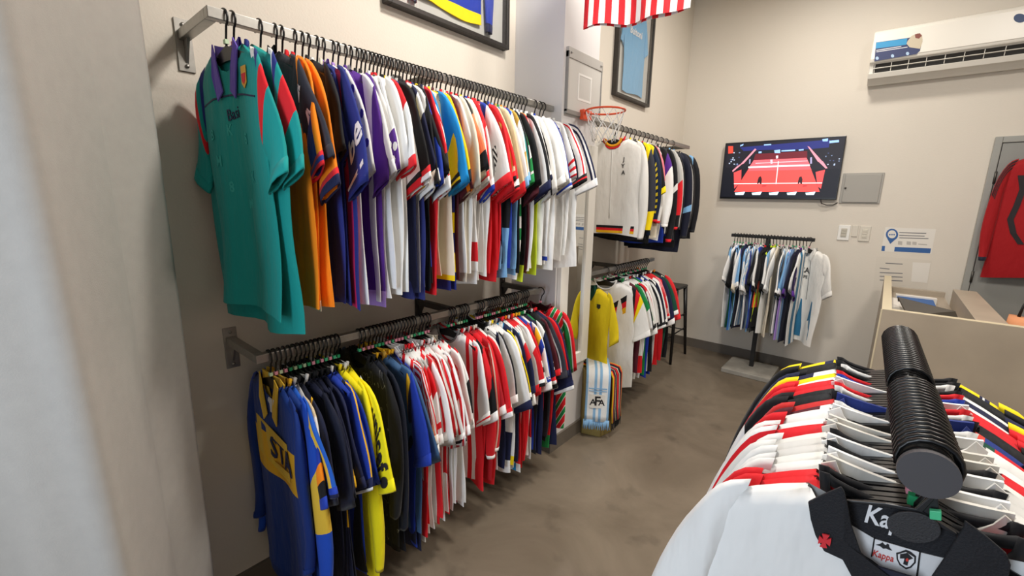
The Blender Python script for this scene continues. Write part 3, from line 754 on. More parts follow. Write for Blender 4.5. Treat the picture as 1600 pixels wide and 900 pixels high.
box('base_plate', BLACKM, (-.25, .25, TL/2-.25, TL/2+.25, 0, .04), rk, .004)
RACK = '''
white jersey with black collar and red cross patch|W|W|||W=.245 L=.76 fold=.9 sx=.97 nohang
red ribbed jersey with black collar|E02028|E02028|c:K||
scarlet jersey with black yoke|E02028|R|c:K|R|
off white jersey with maroon neck label|W|W|p:D8D5CD|W|
white ribbed jersey with open collar|E6E6E2|W|p:W||
pale grey jersey with black inner neck|D6D5D2|W|c:K|W|
light grey knitted jersey with pointed collar|D6D5D2|E6E6E2|p:W||
white jersey with fine white shoulder ribs|E6E6E2|W|c:K||
red jersey with white shoulder line|R|u:W@0,R@.12|p:D8D5CD|W|
red white lined jersey with cream collar|v:W@0,R@.12|u:W@0,R@.1|p:D8D5CD|W|slx=1.05
white and red yoked jersey|v:W@0,R@.2|R|p:W||
green white and maroon shouldered jersey|u:M@0,M@.1,W@.2,V@.26,V@.36,W@.42,W@.6,V@.7,R@.8|M|c:W|W|
red jersey with large navy collar|u:C62A2A@0,C62A2A@.27,W@.30,2B3C86@.33,2B3C86@.67,W@.70,E0483A@.73,1C3480@.78|C62A2A|p:2B3C86|W|slx=1.0 cd=.10
black jersey with white side flash|K|v:K@0,W@.45|c:K|K|slx=1.15
black jersey with white neck loop|K|K|c:W||
scarlet shouldered jersey with orange edge|R|R|c:R||
red jersey with white piping|u:R@0,R@.25,W@.27,R@.29|R|p:W|W|slx=1.05
white and red jersey with blue neckline|v:W@0,R@.1|R|c:B||
yellow edged navy jersey|u:Y@0,Y@.3,W@.33,N@.36|Y|c:R|N|
navy jersey with white shoulder tape|u:N@0,W@.16,R@.28,N@.3,N@.6,R@.7,W@.75|N|c:K|N|
black jersey with white neck stripes|u:K@0,K@.3,W@.36,K@.4,W@.6,K@.64|K|c:W||
black jersey with plain shoulders|K|K|c:K||
yellow and navy barred jersey with lettered shoulder|u:Y@0,N@.2,Y@.24,Y@.32,W@.36,K@.40,K@.6,W@.64,Y@.68,Y@.8,N@.83,W@.84,N@.85,Y@.87|Y|c:K||slx=1.0
'''.strip().split('\n')
# hooks as the photograph groups them: 17 near, a gap, 6 more groups of two at the far end
ty = [.010+.0250*i for i in range(10)]+[.288+.0258*i for i in range(13)]
RK = {}
for i, sp in enumerate(RACK):
    p = Vector((P0.x, P0.y, 0))+dirv*ty[i]; r = random.Random(i+300)
    rz = -DA+math.radians(r.uniform(-2, 2) if i else 0)
    RK[i+1] = garment(i+1, sp, (p.x, p.y, ZT+TR+.002), rz, 'front round rack', hkind='round', T=.0125, L0=.76, fold=.8, clip='jade' if i == 0 else None)
# spare empty hangers closing the ranks in between
k = 0
for i in range(22):
    if i == 9: continue
    t = (ty[i]+ty[i+1])/2; p = Vector((P0.x, P0.y, 0))+dirv*t; k += 1
    hanger('round', (p.x, p.y, ZT+TR+.002), -DA, 'black hook hanger between shirts, %s spare from front on the front round rack' % ordn(k), 'black hangers on the front round rack')
# ------------------------------------------------------------------ foreground jersey: collar, neck panel, badges (outlines on the plane of its front)
HE, HG = RK[1]
def hp(pts, yy, s=4.444, ox=1240, oy=740):
    inv = HE.matrix_basis.inverted()
    return [inv @ at(1, yy, ox+x/s, oy+y/s) for x, y in pts]
def hslab(name, pts, yy, mat, parent, t=.002, bulge=0):
    P = hp(pts, yy)
    return MB().prism([tuple(p) for p in P], (0, t, 0)).build(name, mat, parent)
y0 = P0.y
NAVY = plain('collar_black_knit', '15161C', .8, bump=.3, bscale=400)
inner = hslab('inner_neck', [(330, 100), (370, 190), (640, 215), (850, 262), (1180, 430), (1190, 330), (1260, 420), (1120, 711), (1000, 860), (500, 860), (400, 360)], y0+.009, NAVY, HE)
hslab('neck_panel', [(400, 360), (560, 452), (875, 547), (1050, 590), (960, 720), (850, 760), (700, 720), (545, 600), (470, 555)], y0+.0075, plain('neck_satin', 'D9D9DA', .5), HE, .001)
lab = hslab('size_label', [(562, 455), (878, 547), (852, 745), (700, 700), (540, 580)], y0+.0065, plain('label_white', 'E4E4E6', .6), HE, .0008)
for q in ([(556, 448), (566, 452), (546, 582), (536, 576)], [(872, 545), (883, 549), (858, 750), (846, 742)]): hslab('label_stitching', q, y0+.006, BLACKM, lab, .0006)
def hero_text(s, cx, cy, size, yy, mat, rot, name='lettering', par=None, bold=True):
    pts, fs = text_pts(s, size, bold); c, sn = math.cos(rot), math.sin(rot)
    fn = lambda a, b: tuple(hp([(cx+a*c+b*sn, cy+a*sn-b*c)], yy)[0])
    return decal(name, pts, fs, fn, mat, par or HE, .0008, (0, -1, 0))
hero_text('Kappa', 622, 572, 62, y0+.0058, plain('label_red', 'D2372C', .6), math.radians(17), par=lab, bold=False)
hero_text('Kappa', 704, 338, 172, y0+.008, plain('print_white', 'E6E6E8', .6), math.radians(16))
# silhouettes mark on the label and the shield crest
INK = plain('print_ink', '17171B', .6)
hslab('brand_mark', [(570, 495), (600, 490), (618, 478), (628, 492), (640, 500), (650, 488), (662, 495), (664, 512), (684, 536), (655, 527), (640, 520), (622, 522), (600, 504)], y0+.0056, INK, lab, .0006)
hslab('crest', [(712, 552), (740, 545), (780, 530), (815, 545), (850, 575), (848, 620), (815, 655), (780, 665), (735, 635), (715, 595)], y0+.0056, INK, lab, .0006)
hslab('crest', [(724, 562), (780, 545), (838, 582), (836, 615), (808, 645), (780, 652), (744, 628), (726, 595)], y0+.005, plain('label_white', 'E4E4E6', .6), lab, .0005)
hslab('crest', [(740, 560), (790, 552), (830, 590), (800, 600), (790, 640), (760, 628), (770, 590), (738, 590)], y0+.0045, INK, lab, .0004)
hslab('crest', disc(788, 600, 10, 12, 8), y0+.004, plain('label_red', 'D2372C', .6), lab, .0004)
# collar leaves
def leaf(pts, yy, lift):
    P = [p for p in hp(pts, yy)]; n = len(P); c = sum((Vector(p) for p in P), Vector())/n
    mb = MB(); F = [Vector((c.x, c.y-lift, c.z))]+[Vector(p) for p in P]; Bk = [p+Vector((0, .004, 0)) for p in F]
    mb.add([tuple(p) for p in F+Bk], [(0, 1+i, 1+(i+1) % n) for i in range(n)]+[(n+1, n+2+(i+1) % n, n+2+i) for i in range(n)]+[(1+i, n+2+i, n+2+(i+1) % n, 1+(i+1) % n) for i in range(n)])
    o = mb.build('collar', NAVY, HE); sb = o.modifiers.new('bevel', 'BEVEL'); sb.width = .0012; sb.segments = 2
    return o
leaf([(100, 200), (200, 150), (330, 95), (352, 130), (372, 210), (400, 360), (470, 560), (560, 640), (700, 740), (600, 900), (450, 860), (400, 711), (340, 600), (210, 540), (150, 430), (118, 320)], y0-.012, .004)
leaf([(1190, 330), (1260, 380), (1330, 430), (1400, 490), (1480, 560), (1512, 640), (1490, 740), (1440, 900), (900, 900), (960, 720), (1050, 590), (1120, 470), (1180, 380)], y0-.012, .004)
hslab('placket', [(430, 600), (560, 640), (850, 730), (1000, 900), (520, 900), (440, 700)], y0-.010, plain('placket_navy', '171A2E', .75), HE, .003)
hslab('placket_stripe', [(430, 612), (462, 615), (560, 740), (600, 830), (560, 830), (520, 735)], y0-.0125, plain('print_white', 'E6E6E8', .6), HE, .001)
cx, cy = 215, 470
cross = []
for k in range(4):
    a = math.radians(k*90+12)
    for r_, da in ((14, -45), (50, -32), (44, 0), (50, 32)):
        cross.append((cx+r_*math.cos(a+math.radians(da))*1.0, cy+r_*math.sin(a+math.radians(da))*1.05))
hslab('cross_patch', cross, y0-.0185, plain('patch_red', 'D42A34', .7), HE, .002)
# the front hanger's flat neck, oval plate and green clip
fh = empty('hanger', (0, 0, 0), 0, 'black hanger with oval plate and green clip inside the black collar, front round rack', 'hanger', 'black hangers on the front round rack')
ho_ = bpy.data.objects.new('hook', HSET['round']['hook']); COL.objects.link(ho_); ho_.parent = fh
ho_.location = (P0.x+dirv.x*ty[0], P0.y+dirv.y*ty[0], ZT+TR+.002)
def fslab(name, pts, yy, mat, t=.004, par=fh):
    P = [at(1, yy, 1240+x/4.444, 740+y/4.444) for x, y in pts]
    return MB().prism([tuple(p) for p in P], (0, t, 0)).build(name, mat, par, bevel=.0008)
HB = plain('hanger_black', '17171A', .38)
fslab('shoulder_bar', [(365, 185), (640, 208), (850, 245), (985, 130), (1028, 128), (900, 268), (1135, 420), (1130, 440), (880, 290), (850, 272), (640, 232), (362, 200)], y0+.0005, HB)
fslab('neck_web', [(1000, 150), (1020, 300), (990, 330), (880, 270)], y0+.002, HB)
fslab('oval_plate', [(836+192*math.cos(t)*math.cos(.21)-105*math.sin(t)*math.sin(.21), 376+192*math.cos(t)*math.sin(.21)+105*math.sin(t)*math.cos(.21)) for t in [2*PI*i/30 for i in range(30)]], y0-.003, plain('plate_charcoal', '2A2A2D', .6, bump=.2, bscale=500), .003)
fslab('size_clip', [(945, 258), (1028, 266), (1028, 330), (945, 318)], y0-.006, plain('clip_jade', '49C08A', .4), .006)
# ------------------------------------------------------------------ lettering and marks on the other garments
PW, PK = plain('print_white', 'E6E6E8', .6), INK
e, g = UG[8]; sleeve_text(g, e, 'be', .085, .66, .30, PW, along=False)
sleeve_shape(g, e, [[(-.05, -.052), (.05, -.044), (.05, -.054), (-.045, -.064)]], .72, .0, PW, 'underline')
e, g = UG[9]
VP = plain('print_violet', '3A2A9A', .6)
for v in (.22, .42, .62, .82): sleeve_shape(g, e, paw(1.25), v, .42, VP, 'paw_print')
e, g = UG[13]; sleeve_shape(g, e, paw(1.4), .84, .4, PW, 'paw_print')
e, g = UG[1]
put_text(g, e, 'Basi', .048, .015, -.285, plain('print_navy', '14204A', .6), False, rot=.1, name='lettering')
put_poly(g, e, [(-.19, -.245), (-.1, -.232), (0, -.228), (.1, -.235), (.19, -.25), (.19, -.255), (.1, -.24), (0, -.233), (-.1, -.237), (-.19, -.25)], plain('print_navy', '14204A', .6), 'chest_piping', .001, [(0, 1, 8, 9), (1, 2, 7, 8), (2, 3, 6, 7), (3, 4, 5, 6)])
cre = put_poly(g, e, [(.105, -.165), (.145, -.165), (.145, -.21), (.125, -.225), (.105, -.21)], plain('print_gold', 'D8A23A', .6), 'crest')
put_poly(g, e, [(.108, -.185), (.142, -.185), (.138, -.205), (.125, -.214), (.112, -.205)], plain('patch_red', 'D42A34', .7), 'crest', .003)
TONE = plain('tonal_print', '2FA8A2', .7)
for i, (x, z) in enumerate(((-.13, -.34), (-.02, -.33), (.08, -.36), (-.1, -.42), (.02, -.43), (.1, -.47), (-.05, -.5), (.04, -.55))):
    put_text(g, e, ('B', 'K', '8', 'M')[i % 4], .045, x, z, TONE, name='tonal_motif', off=.0012)
e, g = UG[3]
mark = [[(-.018, -.012), (-.010, .002), (-.006, .014), (0, .016), (.003, .006), (0, -.002), (.004, -.012)], [(.018, -.012), (.010, .002), (.008, .012), (.003, .014), (.004, .002), (.006, -.012)]]
for v in (.35, .58, .78): sleeve_shape(g, e, mark, v, .2, PW, 'silhouette_mark')
e, g = UG[8]; put_poly(g, e, [(.10, -.80), (.15, -.80), (.15, -.82), (.10, -.82)], plain('label_silver', 'C8CCD0', .4), 'hem_label')
e, g = UG[61 if 61 in UG else 60]; sleeve_shape(g, e, [disc(0, 0, .02, .02, 16)], .35, .2, PW, 'ring_emblem')
e, g = LG[15]; sleeve_text(g, e, 'unicef', .072, .58, .40, PK)
sleeve_shape(g, e, [disc(0, 0, .016, .016, 16)], .90, .45, PK, 'globe_emblem')
e, g = LG[1]
YM = cloth('E0B83A'); NM = plain('print_darknavy', '0C1A48', .6)
put_poly(g, e, [(-.16, -.27), (.14, -.30), (.14, -.33), (-.02, -.32), (-.02, -.42), (.14, -.41), (.14, -.45), (-.16, -.42)], YM, 'chest_panel', .0015)
put_text(g, e, 'STA', .12, .07, -.37, NM, name='lettering', rot=-.06, off=.004)
put_poly(g, e, [(.005, -.16), (.055, -.16), (.065, -.175), (.052, -.185), (.052, -.215), (.008, -.215), (.008, -.185), (-.005, -.175)], plain('tag_white', 'DADCDE', .7), 'size_tag', .006)
e, g = LG[22]; sleeve_shape(g, e, [[(-.02, .004), (-.015, -.006), (-.006, -.008), (.022, .006), (-.004, -.001), (-.012, 0)]], .70, .1, plain('print_cream', 'E8D8A0', .6), 'swoosh_mark')
e, g = LG[28]; put_text(g, e, 'a', .05, .17, -.45, PK, False, name='signature')
e, g = LG[59]; sleeve_shape(g, e, [[(-.03, 0), (0, .012), (.03, .004), (.03, .010), (0, .022), (-.03, .008)], [(-.02, -.012), (.0, .0), (.02, -.012), (.014, -.02), (0, -.010), (-.014, -.02)]], .72, .1, PW, 'fighter_mark')
e, g = RU[1]
for i, (s_, x, z) in enumerate((('J', .09, -.24), ('Y', .085, -.285), ('A', .09, -.33))): put_text(g, e, s_, .04, x, z, plain('ink', '2A2A2A', .6), name='chest_lettering')
for k, c in enumerate(('K', 'R', 'y')):
    z = -.70-.018*k
    put_poly(g, e, [(-.23, z), (-.08, z-.002), (.08, z-.002), (.2, z), (.2, z-.018), (.08, z-.02), (-.08, z-.02), (-.23, z-.018)], cloth(c), 'hem_band', .002, [(0, 1, 6, 7), (1, 2, 5, 6), (2, 3, 4, 5)])
MB().tube([g.front(.0, -.17-.06*i, .003) for i in range(9)], .003, 6).build('zip', plain('zip_white', 'D8D8D4', .5), e, True)
MB().tube([g.front(.06*math.sin(i*PI/10-PI/2), -.094-.05*abs(math.cos(i*PI/10-PI/2)), .001) for i in range(11)], .005, 6, False, .01).build('collar_band', cloth('E9A21C'), e, True)
e, g = RU[3]
for i in range(9): sleeve_shape(g, e, [[(-.012, -.01), (.012, -.01), (.012, .012), (-.012, .012)]], .30+.062*i, .2, plain('print_yellow', 'E8CC20', .6), 'sleeve_patch')
e, g = RLG[1]; put_poly(g, e, [(.10, -.21), (.13, -.21), (.13, -.235), (.115, -.245), (.10, -.235)], plain('print_dark', '2A2A1A', .6), 'crest')
e, g = RLG[2]
put_poly(g, e, disc(.02, -.24, .026, .026, 16), PK, 'round_crest', .0015); put_poly(g, e, disc(.02, -.24, .019, .019, 16), PW, 'round_crest', .0028)
for (c, dz) in (('K', 0), ('R', -.045), ('y', -.09)):
    q = [(-.12, -.28+dz), (-.04, -.22+dz), (.06, -.27+dz), (.16, -.19+dz), (.16, -.235+dz), (.06, -.315+dz), (-.04, -.265+dz), (-.12, -.325+dz)]
    put_poly(g, e, q, cloth(c), 'chevron', .0015, [(0, 1, 6, 7), (1, 2, 5, 6), (2, 3, 4, 5)])
# ------------------------------------------------------------------ curtain at the near left
CUR = plain('curtain_cloth', 'A6A29C', .85, noise=.03, nscale=30, bump=.08, bscale=300)
path = [(-1.600, .318), (-1.555, .282), (-1.50, .236), (-1.465, .208), (-1.44, .200), (-1.36, .165), (-1.27, .125), (-1.205, .095), (-1.195, .060), (-1.225, .015), (-1.26, -.05), (-1.32, -.13), (-1.40, -.20), (-1.44, -.26), (-1.38, -.32), (-1.26, -.36), (-1.19, -.42), (-1.22, -.50), (-1.34, -.57), (-1.40, -.66), (-1.30, -.74), (-1.18, -.82), (-1.22, -.92), (-1.36, -1.02)]
nv_, nu_ = 24, 90; V = []; F = []
for j in range(nv_+1):
    z = 3.66-3.62*j/nv_; q = j/nv_
    for i in range(nu_+1):
        p = cr(path, i/nu_); c0 = (-1.36, p[1])
        a = .80+.25*q
        x = c0[0]+(p[0]-c0[0])*a; y = p[1]+.010*math.sin(q*4+i*.12)*q-.03*(1-q)*min(1, i/nu_*5)
        V.append((x+.005*math.sin(q*5+i*.15), y, z))
for j in range(nv_):
    for i in range(nu_): a = j*(nu_+1)+i; F.append((a, a+1, a+nu_+2, a+nu_+1))
mb = MB(); mb.v = V; mb.f = F
cu = empty('curtain', (0, 0, 0), 0, 'pale grey floor length curtain bunched at the near left', 'curtain')
o = mb.build('curtain_cloth', CUR, cu, True); sd = o.modifiers.new('solid', 'SOLIDIFY'); sd.thickness = .003
MB().tube([(-1.36, .45, 3.64), (-1.36, -1.0, 3.64)], .012, 10).build('curtain_rod', METAL, cu, True)
# ------------------------------------------------------------------ mirror on the column
WF = plain('mirror_frame_white', 'EDEBE4', .45)
MRX = CFX; MY0, MY1, MZ0, MZ1 = 2.185, 2.548, .56, 1.98
me_ = empty('mirror', (MRX, (MY0+MY1)/2, MZ0), 0, 'tall white framed mirror on the column between the rails', 'mirror')
yc = (MY0+MY1)/2; hh = MZ1-MZ0; hw = (MY1-MY0)/2
for b_ in ((.002, .030, -hw, -hw+.085, 0, hh), (.002, .030, hw-.085, hw, 0, hh), (.002, .030, -hw+.085, hw-.085, 0, .075), (.002, .030, -hw+.085, hw-.085, hh-.075, hh)):
    box('frame_bar', WF, b_, me_, .003)
box('mirror_glass', plain('silvered_glass', 'E8EAEA', .02, 1), (.004, .016, -hw+.085, hw-.085, .075, hh-.075), me_)
# ------------------------------------------------------------------ mini basketball hoop on the column
hb = empty('basketball_hoop', (CFX, 2.38, 2.2), 0, 'small basketball hoop with orange rim and white net on the column', 'basketball hoop')
BBM = plain('backboard_grey', 'CFCDC8', .35); BBL = plain('backboard_line', 'EDECE8', .4); BBE = plain('backboard_trim', '8E8C88', .4)
box('backboard', BBM, (.004, .014, -.185, .185, -.06, .27), hb, .003)
for b_ in ((.0, .02, -.19, .19, .225, .28), (.0, .02, -.19, .19, -.07, -.045), (.0, .02, -.19, -.183, -.06, .26), (.0, .02, .183, .19, -.06, .26)): box('backboard_trim', BBE if b_[5] < .27 else plain('trim_light', 'B4B1AC', .5), b_, hb, .002)
for b_ in ((.014, .0155, -.075, .075, .155, .167), (.014, .0155, -.075, .075, .02, .032), (.014, .0155, -.075, -.063, .032, .155), (.014, .0155, .063, .075, .032, .155)): box('target_line', BBL, b_, hb)
for y in (-.165, .165): MB().tube([(.02, y, .252), (.026, y, .252)], .006).build('screw', METAL, hb, True)
OR = plain('rim_orange', 'E4532A', .4)
box('rim_mount', OR, (.014, .045, -.045, .045, -.085, -.028), hb, .004)
rc = (.16, 0, -.045); rr = .112
MB().tube([(rc[0]+rr*math.cos(2*PI*i/32), rr*math.sin(2*PI*i/32), rc[2]) for i in range(33)], .0055, 8, False).build('rim', OR, hb, True)
nt_ = MB()
for k in range(10):
    for s_ in (-1, 1):
        pts = []
        for j in range(7):
            q = j/6; rad = rr*(1-.42*q); a = 2*PI*k/10+s_*q*PI/2.5; pts.append((rc[0]+rad*math.cos(a), rad*math.sin(a), rc[2]-.17*q))
        nt_.tube(pts, .0022, 4)
nt_.build('net', plain('net_white', 'EDEDEA', .8), hb, True)
# ------------------------------------------------------------------ framed jerseys
def thin_glass(name):
    mt = bpy.data.materials.new(name); mt.use_nodes = True; n = mt.node_tree; n.nodes.clear()
    t = n.nodes.new('ShaderNodeBsdfTransparent'); g_ = n.nodes.new('ShaderNodeBsdfGlossy'); g_.inputs['Roughness'].default_value = .03
    lw = n.nodes.new('ShaderNodeLayerWeight'); pw = n.nodes.new('ShaderNodeMath'); pw.operation = 'POWER'; pw.inputs[1].default_value = 4; n.links.new(lw.outputs['Facing'], pw.inputs[0]); fr = n.nodes.new('ShaderNodeMath'); fr.operation = 'MULTIPLY_ADD'; fr.inputs[1].default_value = .8; fr.inputs[2].default_value = .03; n.links.new(pw.outputs[0], fr.inputs[0]); mx_ = n.nodes.new('ShaderNodeMixShader'); o_ = n.nodes.new('ShaderNodeOutputMaterial')
    n.links.new(fr.outputs[0], mx_.inputs[0]); n.links.new(t.outputs[0], mx_.inputs[1]); n.links.new(g_.outputs[0], mx_.inputs[2]); n.links.new(mx_.outputs[0], o_.inputs[0])
    return mt
TG = thin_glass('picture_glass')
bpy.data.objects['window_1'].data.materials[0] = TG
def framed(y0, y1, z0, z1, label, spec, jl, sc, zoff, name='framed_jersey', wf=.022, long=False):
    f = empty(name, (WX, (y0+y1)/2, z0), 0, label, 'picture frame'); hy = (y1-y0)/2; hz = z1-z0
    FM = plain('frame_black', '2B2724', .4, noise=.2, nscale=60)
    for b_ in ((0, .045, -hy, -hy+wf, 0, hz), (0, .045, hy-wf, hy, 0, hz), (0, .045, -hy+wf, hy-wf, 0, wf), (0, .045, -hy+wf, hy-wf, hz-wf, hz)): box('frame_bar', FM, b_, f, .003)
    box('backing_board', plain('board_grey', 'BDBDB8', .9), (.002, .008, -hy+wf, hy-wf, wf, hz-wf), f)
    box('glass_pane', TG, (.036, .038, -hy+wf, hy-wf, wf, hz-wf), f)
    ff = [x.strip() for x in spec.split('|')]
    g = Garment('jersey', L=.74, T=.0035, seed=jl, fold=.35, slx=.62 if not long else .95, slen=.85 if not long else 1.08, W=.225 if not long else .205, long=long)
    j = empty('jersey', (WX+.021, (y0+y1)/2, z0+zoff+.83*sc), PI/2, label.replace('black framed', 'flat mounted').split(' on ')[0]+' inside its frame', 'jersey'); j.scale = (sc, sc, sc)
    j.location.x = WX+.021
    g.body(cloth(ff[0]), j)
    for sg in (1, -1): g.sleeve(sg, cloth(ff[1]), j); g.cuff(sg, cloth(ff[2]), j)
    g.crew(cloth(ff[3]), j, .004, .008)
    return j, g
J1, g1 = framed(1.250, 2.064, 2.488, 3.46, 'black framed blue and yellow jersey on the left wall above the rail', 'v:1F3AA8@0,1F3AA8@.84,Y@.93|v:1F3AA8@0,1F3AA8@.5,N@.88|N|Y', 3, 1.02, .075, long=True)
J2, g2 = framed(3.372, 4.022, 2.484, 3.30, 'black framed sky blue jersey on the far left wall beside the corner', '6FA8D0|6FA8D0|6FA8D0|6FA8D0', 9, .90, .06)
put_text(g2, J2, 'Buitoni', .085, 0, -.30, PW)
put_poly(g2, J2, disc(-.08, -.17, .013, .022, 10), PW, 'emblem')
put_poly(g2, J2, disc(.09, -.18, .016, .016, 10), plain('emblem_grey', '8FA3B4', .7), 'emblem')
# ------------------------------------------------------------------ striped jersey hanging from the ceiling
hj = Garment('jersey', L=.76, T=.016, seed=41, fold=2.4, slx=.8, slen=1.5, W=.225)
hx, hy_, hz_ = -.965, 1.93, 3.27
je = empty('football_jersey', (hx, hy_, hz_), math.radians(10), 'red and white striped jersey hanging overhead from the ceiling', 'jersey')
hj.body(cloth('u9:E0222C,W'), je)
for sg in (1, -1): hj.sleeve(sg, cloth('u4:E0222C,W'), je); hj.cuff(sg, cloth('W'), je)
hj.crew(cloth('W'), je)
hanger('wall', (hx, hy_, hz_), math.radians(10), 'black hanger of the striped jersey hung from the ceiling', 'ceiling hanger', 'green')
tag(MB().tube([(hx-.02, hy_, hz_-.006), (hx+.02, hy_, hz_-.006)], .003).tube([(hx, hy_, hz_-.006), (hx, hy_, CZ)], .002).build('ceiling_cord', METAL), 'thin metal cord and peg dropping from the ceiling to the striped jersey', 'cord')
# ------------------------------------------------------------------ television
TX0, TX1, TZ0, TZ1, TY = -1.381, -.381, 1.683, 2.241, 4.985
tv = empty('television', ((TX0+TX1)/2, TY, TZ0), 0, 'black wall mounted flat television showing a red court match', 'television')
hw = (TX1-TX0)/2; hh = TZ1-TZ0
box('housing', plain('tv_black', '0A0A0B', .3), (-hw, hw, .002, .03, 0, hh), tv, .004)
box('wall_mount', BLACKM, (-.15, .15, .03, BY-TY, .15, .4), tv)
def emis(name, col, s=1.0):
    return plain(name, col, .4, emit=s)
scr = box('screen', emis('screen_dark', '0A0C18', .8), (-hw+.008, hw-.008, 0, .002, .018, hh-.008), tv)
def sp_(name, pts, col, d=1):
    P = []
    for x, y in pts:
        p = at(1, TY, 1100+x/5.333, 190+y/5.333); P.append((max(-hw+.01, min(hw-.01, p.x-(TX0+TX1)/2)), -.0004*d, max(.02, min(hh-.01, p.z-TZ0))))
    return MB().prism(P, (0, .0004, 0)).build(name, emis('screen_'+col, col, 1.0), scr)
sp_('crowd', [(200, 195), (1185, 130), (1150, 390), (900, 400), (870, 300), (410, 315), (330, 400), (180, 380)], '14141E')
sp_('blue_banner', [(300, 215), (1050, 150), (1040, 215), (880, 230), (560, 235), (430, 240), (330, 245)], '1C2468', 2)
sp_('rear_wall', [(430, 270), (860, 245), (860, 310), (410, 325)], '5E1420', 2)
sp_('court', [(415, 325), (855, 302), (965, 585), (250, 585)], 'E04A46', 3)
sp_('court_far', [(415, 322), (855, 302), (882, 360), (378, 378)], 'E8606A', 4)
sp_('side_wall', [(248, 425), (312, 400), (310, 500), (252, 560)], 'D04848', 3); sp_('side_wall', [(930, 420), (1010, 400), (975, 560), (945, 540)], 'D04848', 3)
sp_('net_tape', [(370, 374), (882, 357), (882, 369), (370, 387)], 'F2E4E8', 5)
sp_('net_mesh', [(375, 387), (882, 369), (895, 400), (365, 412)], 'D65A62', 5)
sp_('court_line', [(617, 330), (624, 330), (604, 520), (596, 520)], 'F4D8DA', 6)
sp_('court_line', [(250, 514), (985, 508), (985, 515), (250, 522)], 'F4D8DA', 6); sp_('court_line', [(430, 345), (865, 325), (865, 330), (430, 351)], 'F0C0C8', 6)
for q in ([(425, 225), (438, 232), (330, 350), (300, 360)], [(862, 205), (878, 210), (985, 330), (950, 335)], [(290, 360), (320, 352), (240, 420), (236, 408)], [(955, 335), (990, 330), (1030, 388), (1015, 392)]): sp_('glass_post', q, 'D88A9A', 4)
for q in ([(305, 195), (330, 185), (325, 200), (300, 208)], [(985, 148), (1035, 140), (1030, 165), (990, 165)], [(1045, 160), (1125, 152), (1125, 172), (1045, 180)], [(585, 240), (635, 232), (635, 262), (590, 262)], [(455, 250), (480, 247), (480, 262), (455, 264)], [(645, 240), (760, 232), (760, 244), (645, 250)], [(790, 232), (830, 228), (830, 240), (790, 243)], [(500, 190), (560, 186), (560, 196), (500, 200)]): sp_('arena_light', q, '8CB4F0', 5)
sp_('station_logo', [(203, 205), (243, 205), (243, 262), (203, 268)], 'D84030', 5)
rr_ = random.Random(3)
for i in range(26):
    x = rr_.choice([rr_.uniform(985, 1140), rr_.uniform(195, 290)]); y = rr_.uniform(255, 360); sp_('crowd_speck', [(x, y), (x+12, y-1), (x+11, y+8), (x+1, y+8)], rr_.choice(['6A7A9A', 'A8B4C8', '3A4468']), 4)
for px_ in (465, 803):
    sp_('player', [(px_-8, 462), (px_+10, 455), (px_+18, 480), (px_+16, 500), (px_+14, 520), (px_+2, 520), (px_-4, 505), (px_-14, 520), (px_-22, 518), (px_-18, 492)], '281418', 7)
    sp_('player_shadow', [(px_+20, 532), (px_+60, 528), (px_+50, 540), (px_+18, 542)], 'A83034', 7)
sp_('player', [(600, 285), (618, 282), (618, 305), (602, 308)], 'F0D8E4', 7); sp_('player', [(552, 318), (572, 316), (572, 350), (556, 352)], 'F0B8C4', 7)
sp_('side_gate', [(885, 300), (900, 295), (900, 350), (885, 352)], '9A94B8', 5); sp_('side_gate', [(378, 315), (388, 312), (386, 350), (376, 352)], '9A94B8', 5)
for x in (258, 398, 540, 690, 845): sp_('score_tag', [(x, 592), (x+85, 584), (x+70, 612), (x+5, 612)], 'CFE4F0', 7)
sp_('maker_mark', [(575, 634), (597, 634), (597, 642), (575, 642)], 'C8C8CC', 2)
P_ = [(-.50, 4.99, 1.684), (-.49, 5.0, 1.65), (-.45, 5.01, 1.635), (-.40, 5.02, 1.638), (-.37, 5.02, 1.66)]
tag(MB().tube(P_, .004, 6).build('power_cable', BLACKM, None, True), 'thin black cable drooping from the television towards the wall box', 'cable')
# wall box
wb = empty('electrical_box', (-.225, BY, 1.79), 0, 'grey metal electrical box on the back wall right of the television', 'electrical box')
BG = plain('box_grey', 'A3A099', .5)
box('box_body', BG, (-.138, .150, -.012, 0, -.135, .13), wb, .003); box('box_door', BG, (-.118, .135, -.022, -.012, -.125, .118), wb, .003)
MB().tube([(-.105, -.022, 0), (-.105, -.030, 0)], .008).build('lock', DMETAL, wb, True)
# switches
WP = plain('switch_white', 'E9E8E2', .4); WP2 = plain('switch_frame', 'D5CFC2', .5)
for nm, x0, x1, ins, lb in (('wall_socket', -.333, -.245, plain('socket_beige', 'BDB8AA', .5), 'bright white wall plate with beige insert, left of its pair below the box'), ('wall_switch', -.178, -.100, plain('switch_inner', 'D0CABC', .5), 'cream wall plate with square rocker, right of its pair')):
    s_ = empty(nm, ((x0+x1)/2, BY, 1.39), 0, lb, 'switch'); w_ = (x1-x0)/2
    box('plate', WP if nm == 'wall_socket' else WP2, (-w_, w_, -.010, 0, -.068, .068), s_, .003)
    box('insert', ins, (-w_*.5, w_*.5, -.013, -.010, -.04, .04), s_, .001)
    for z in (-.022, .003, .026): box('rocker', ins if z else WP, (-w_*.4, w_*.4, -.016, -.013, z-.009, z+.009), s_, .001)
tag(box('sensor_box', WP2, (-.232, -.19, BY-.008, BY, 1.36, 1.46), bevel=.002), 'slim cream sensor plate between the two switch plates', 'switch')
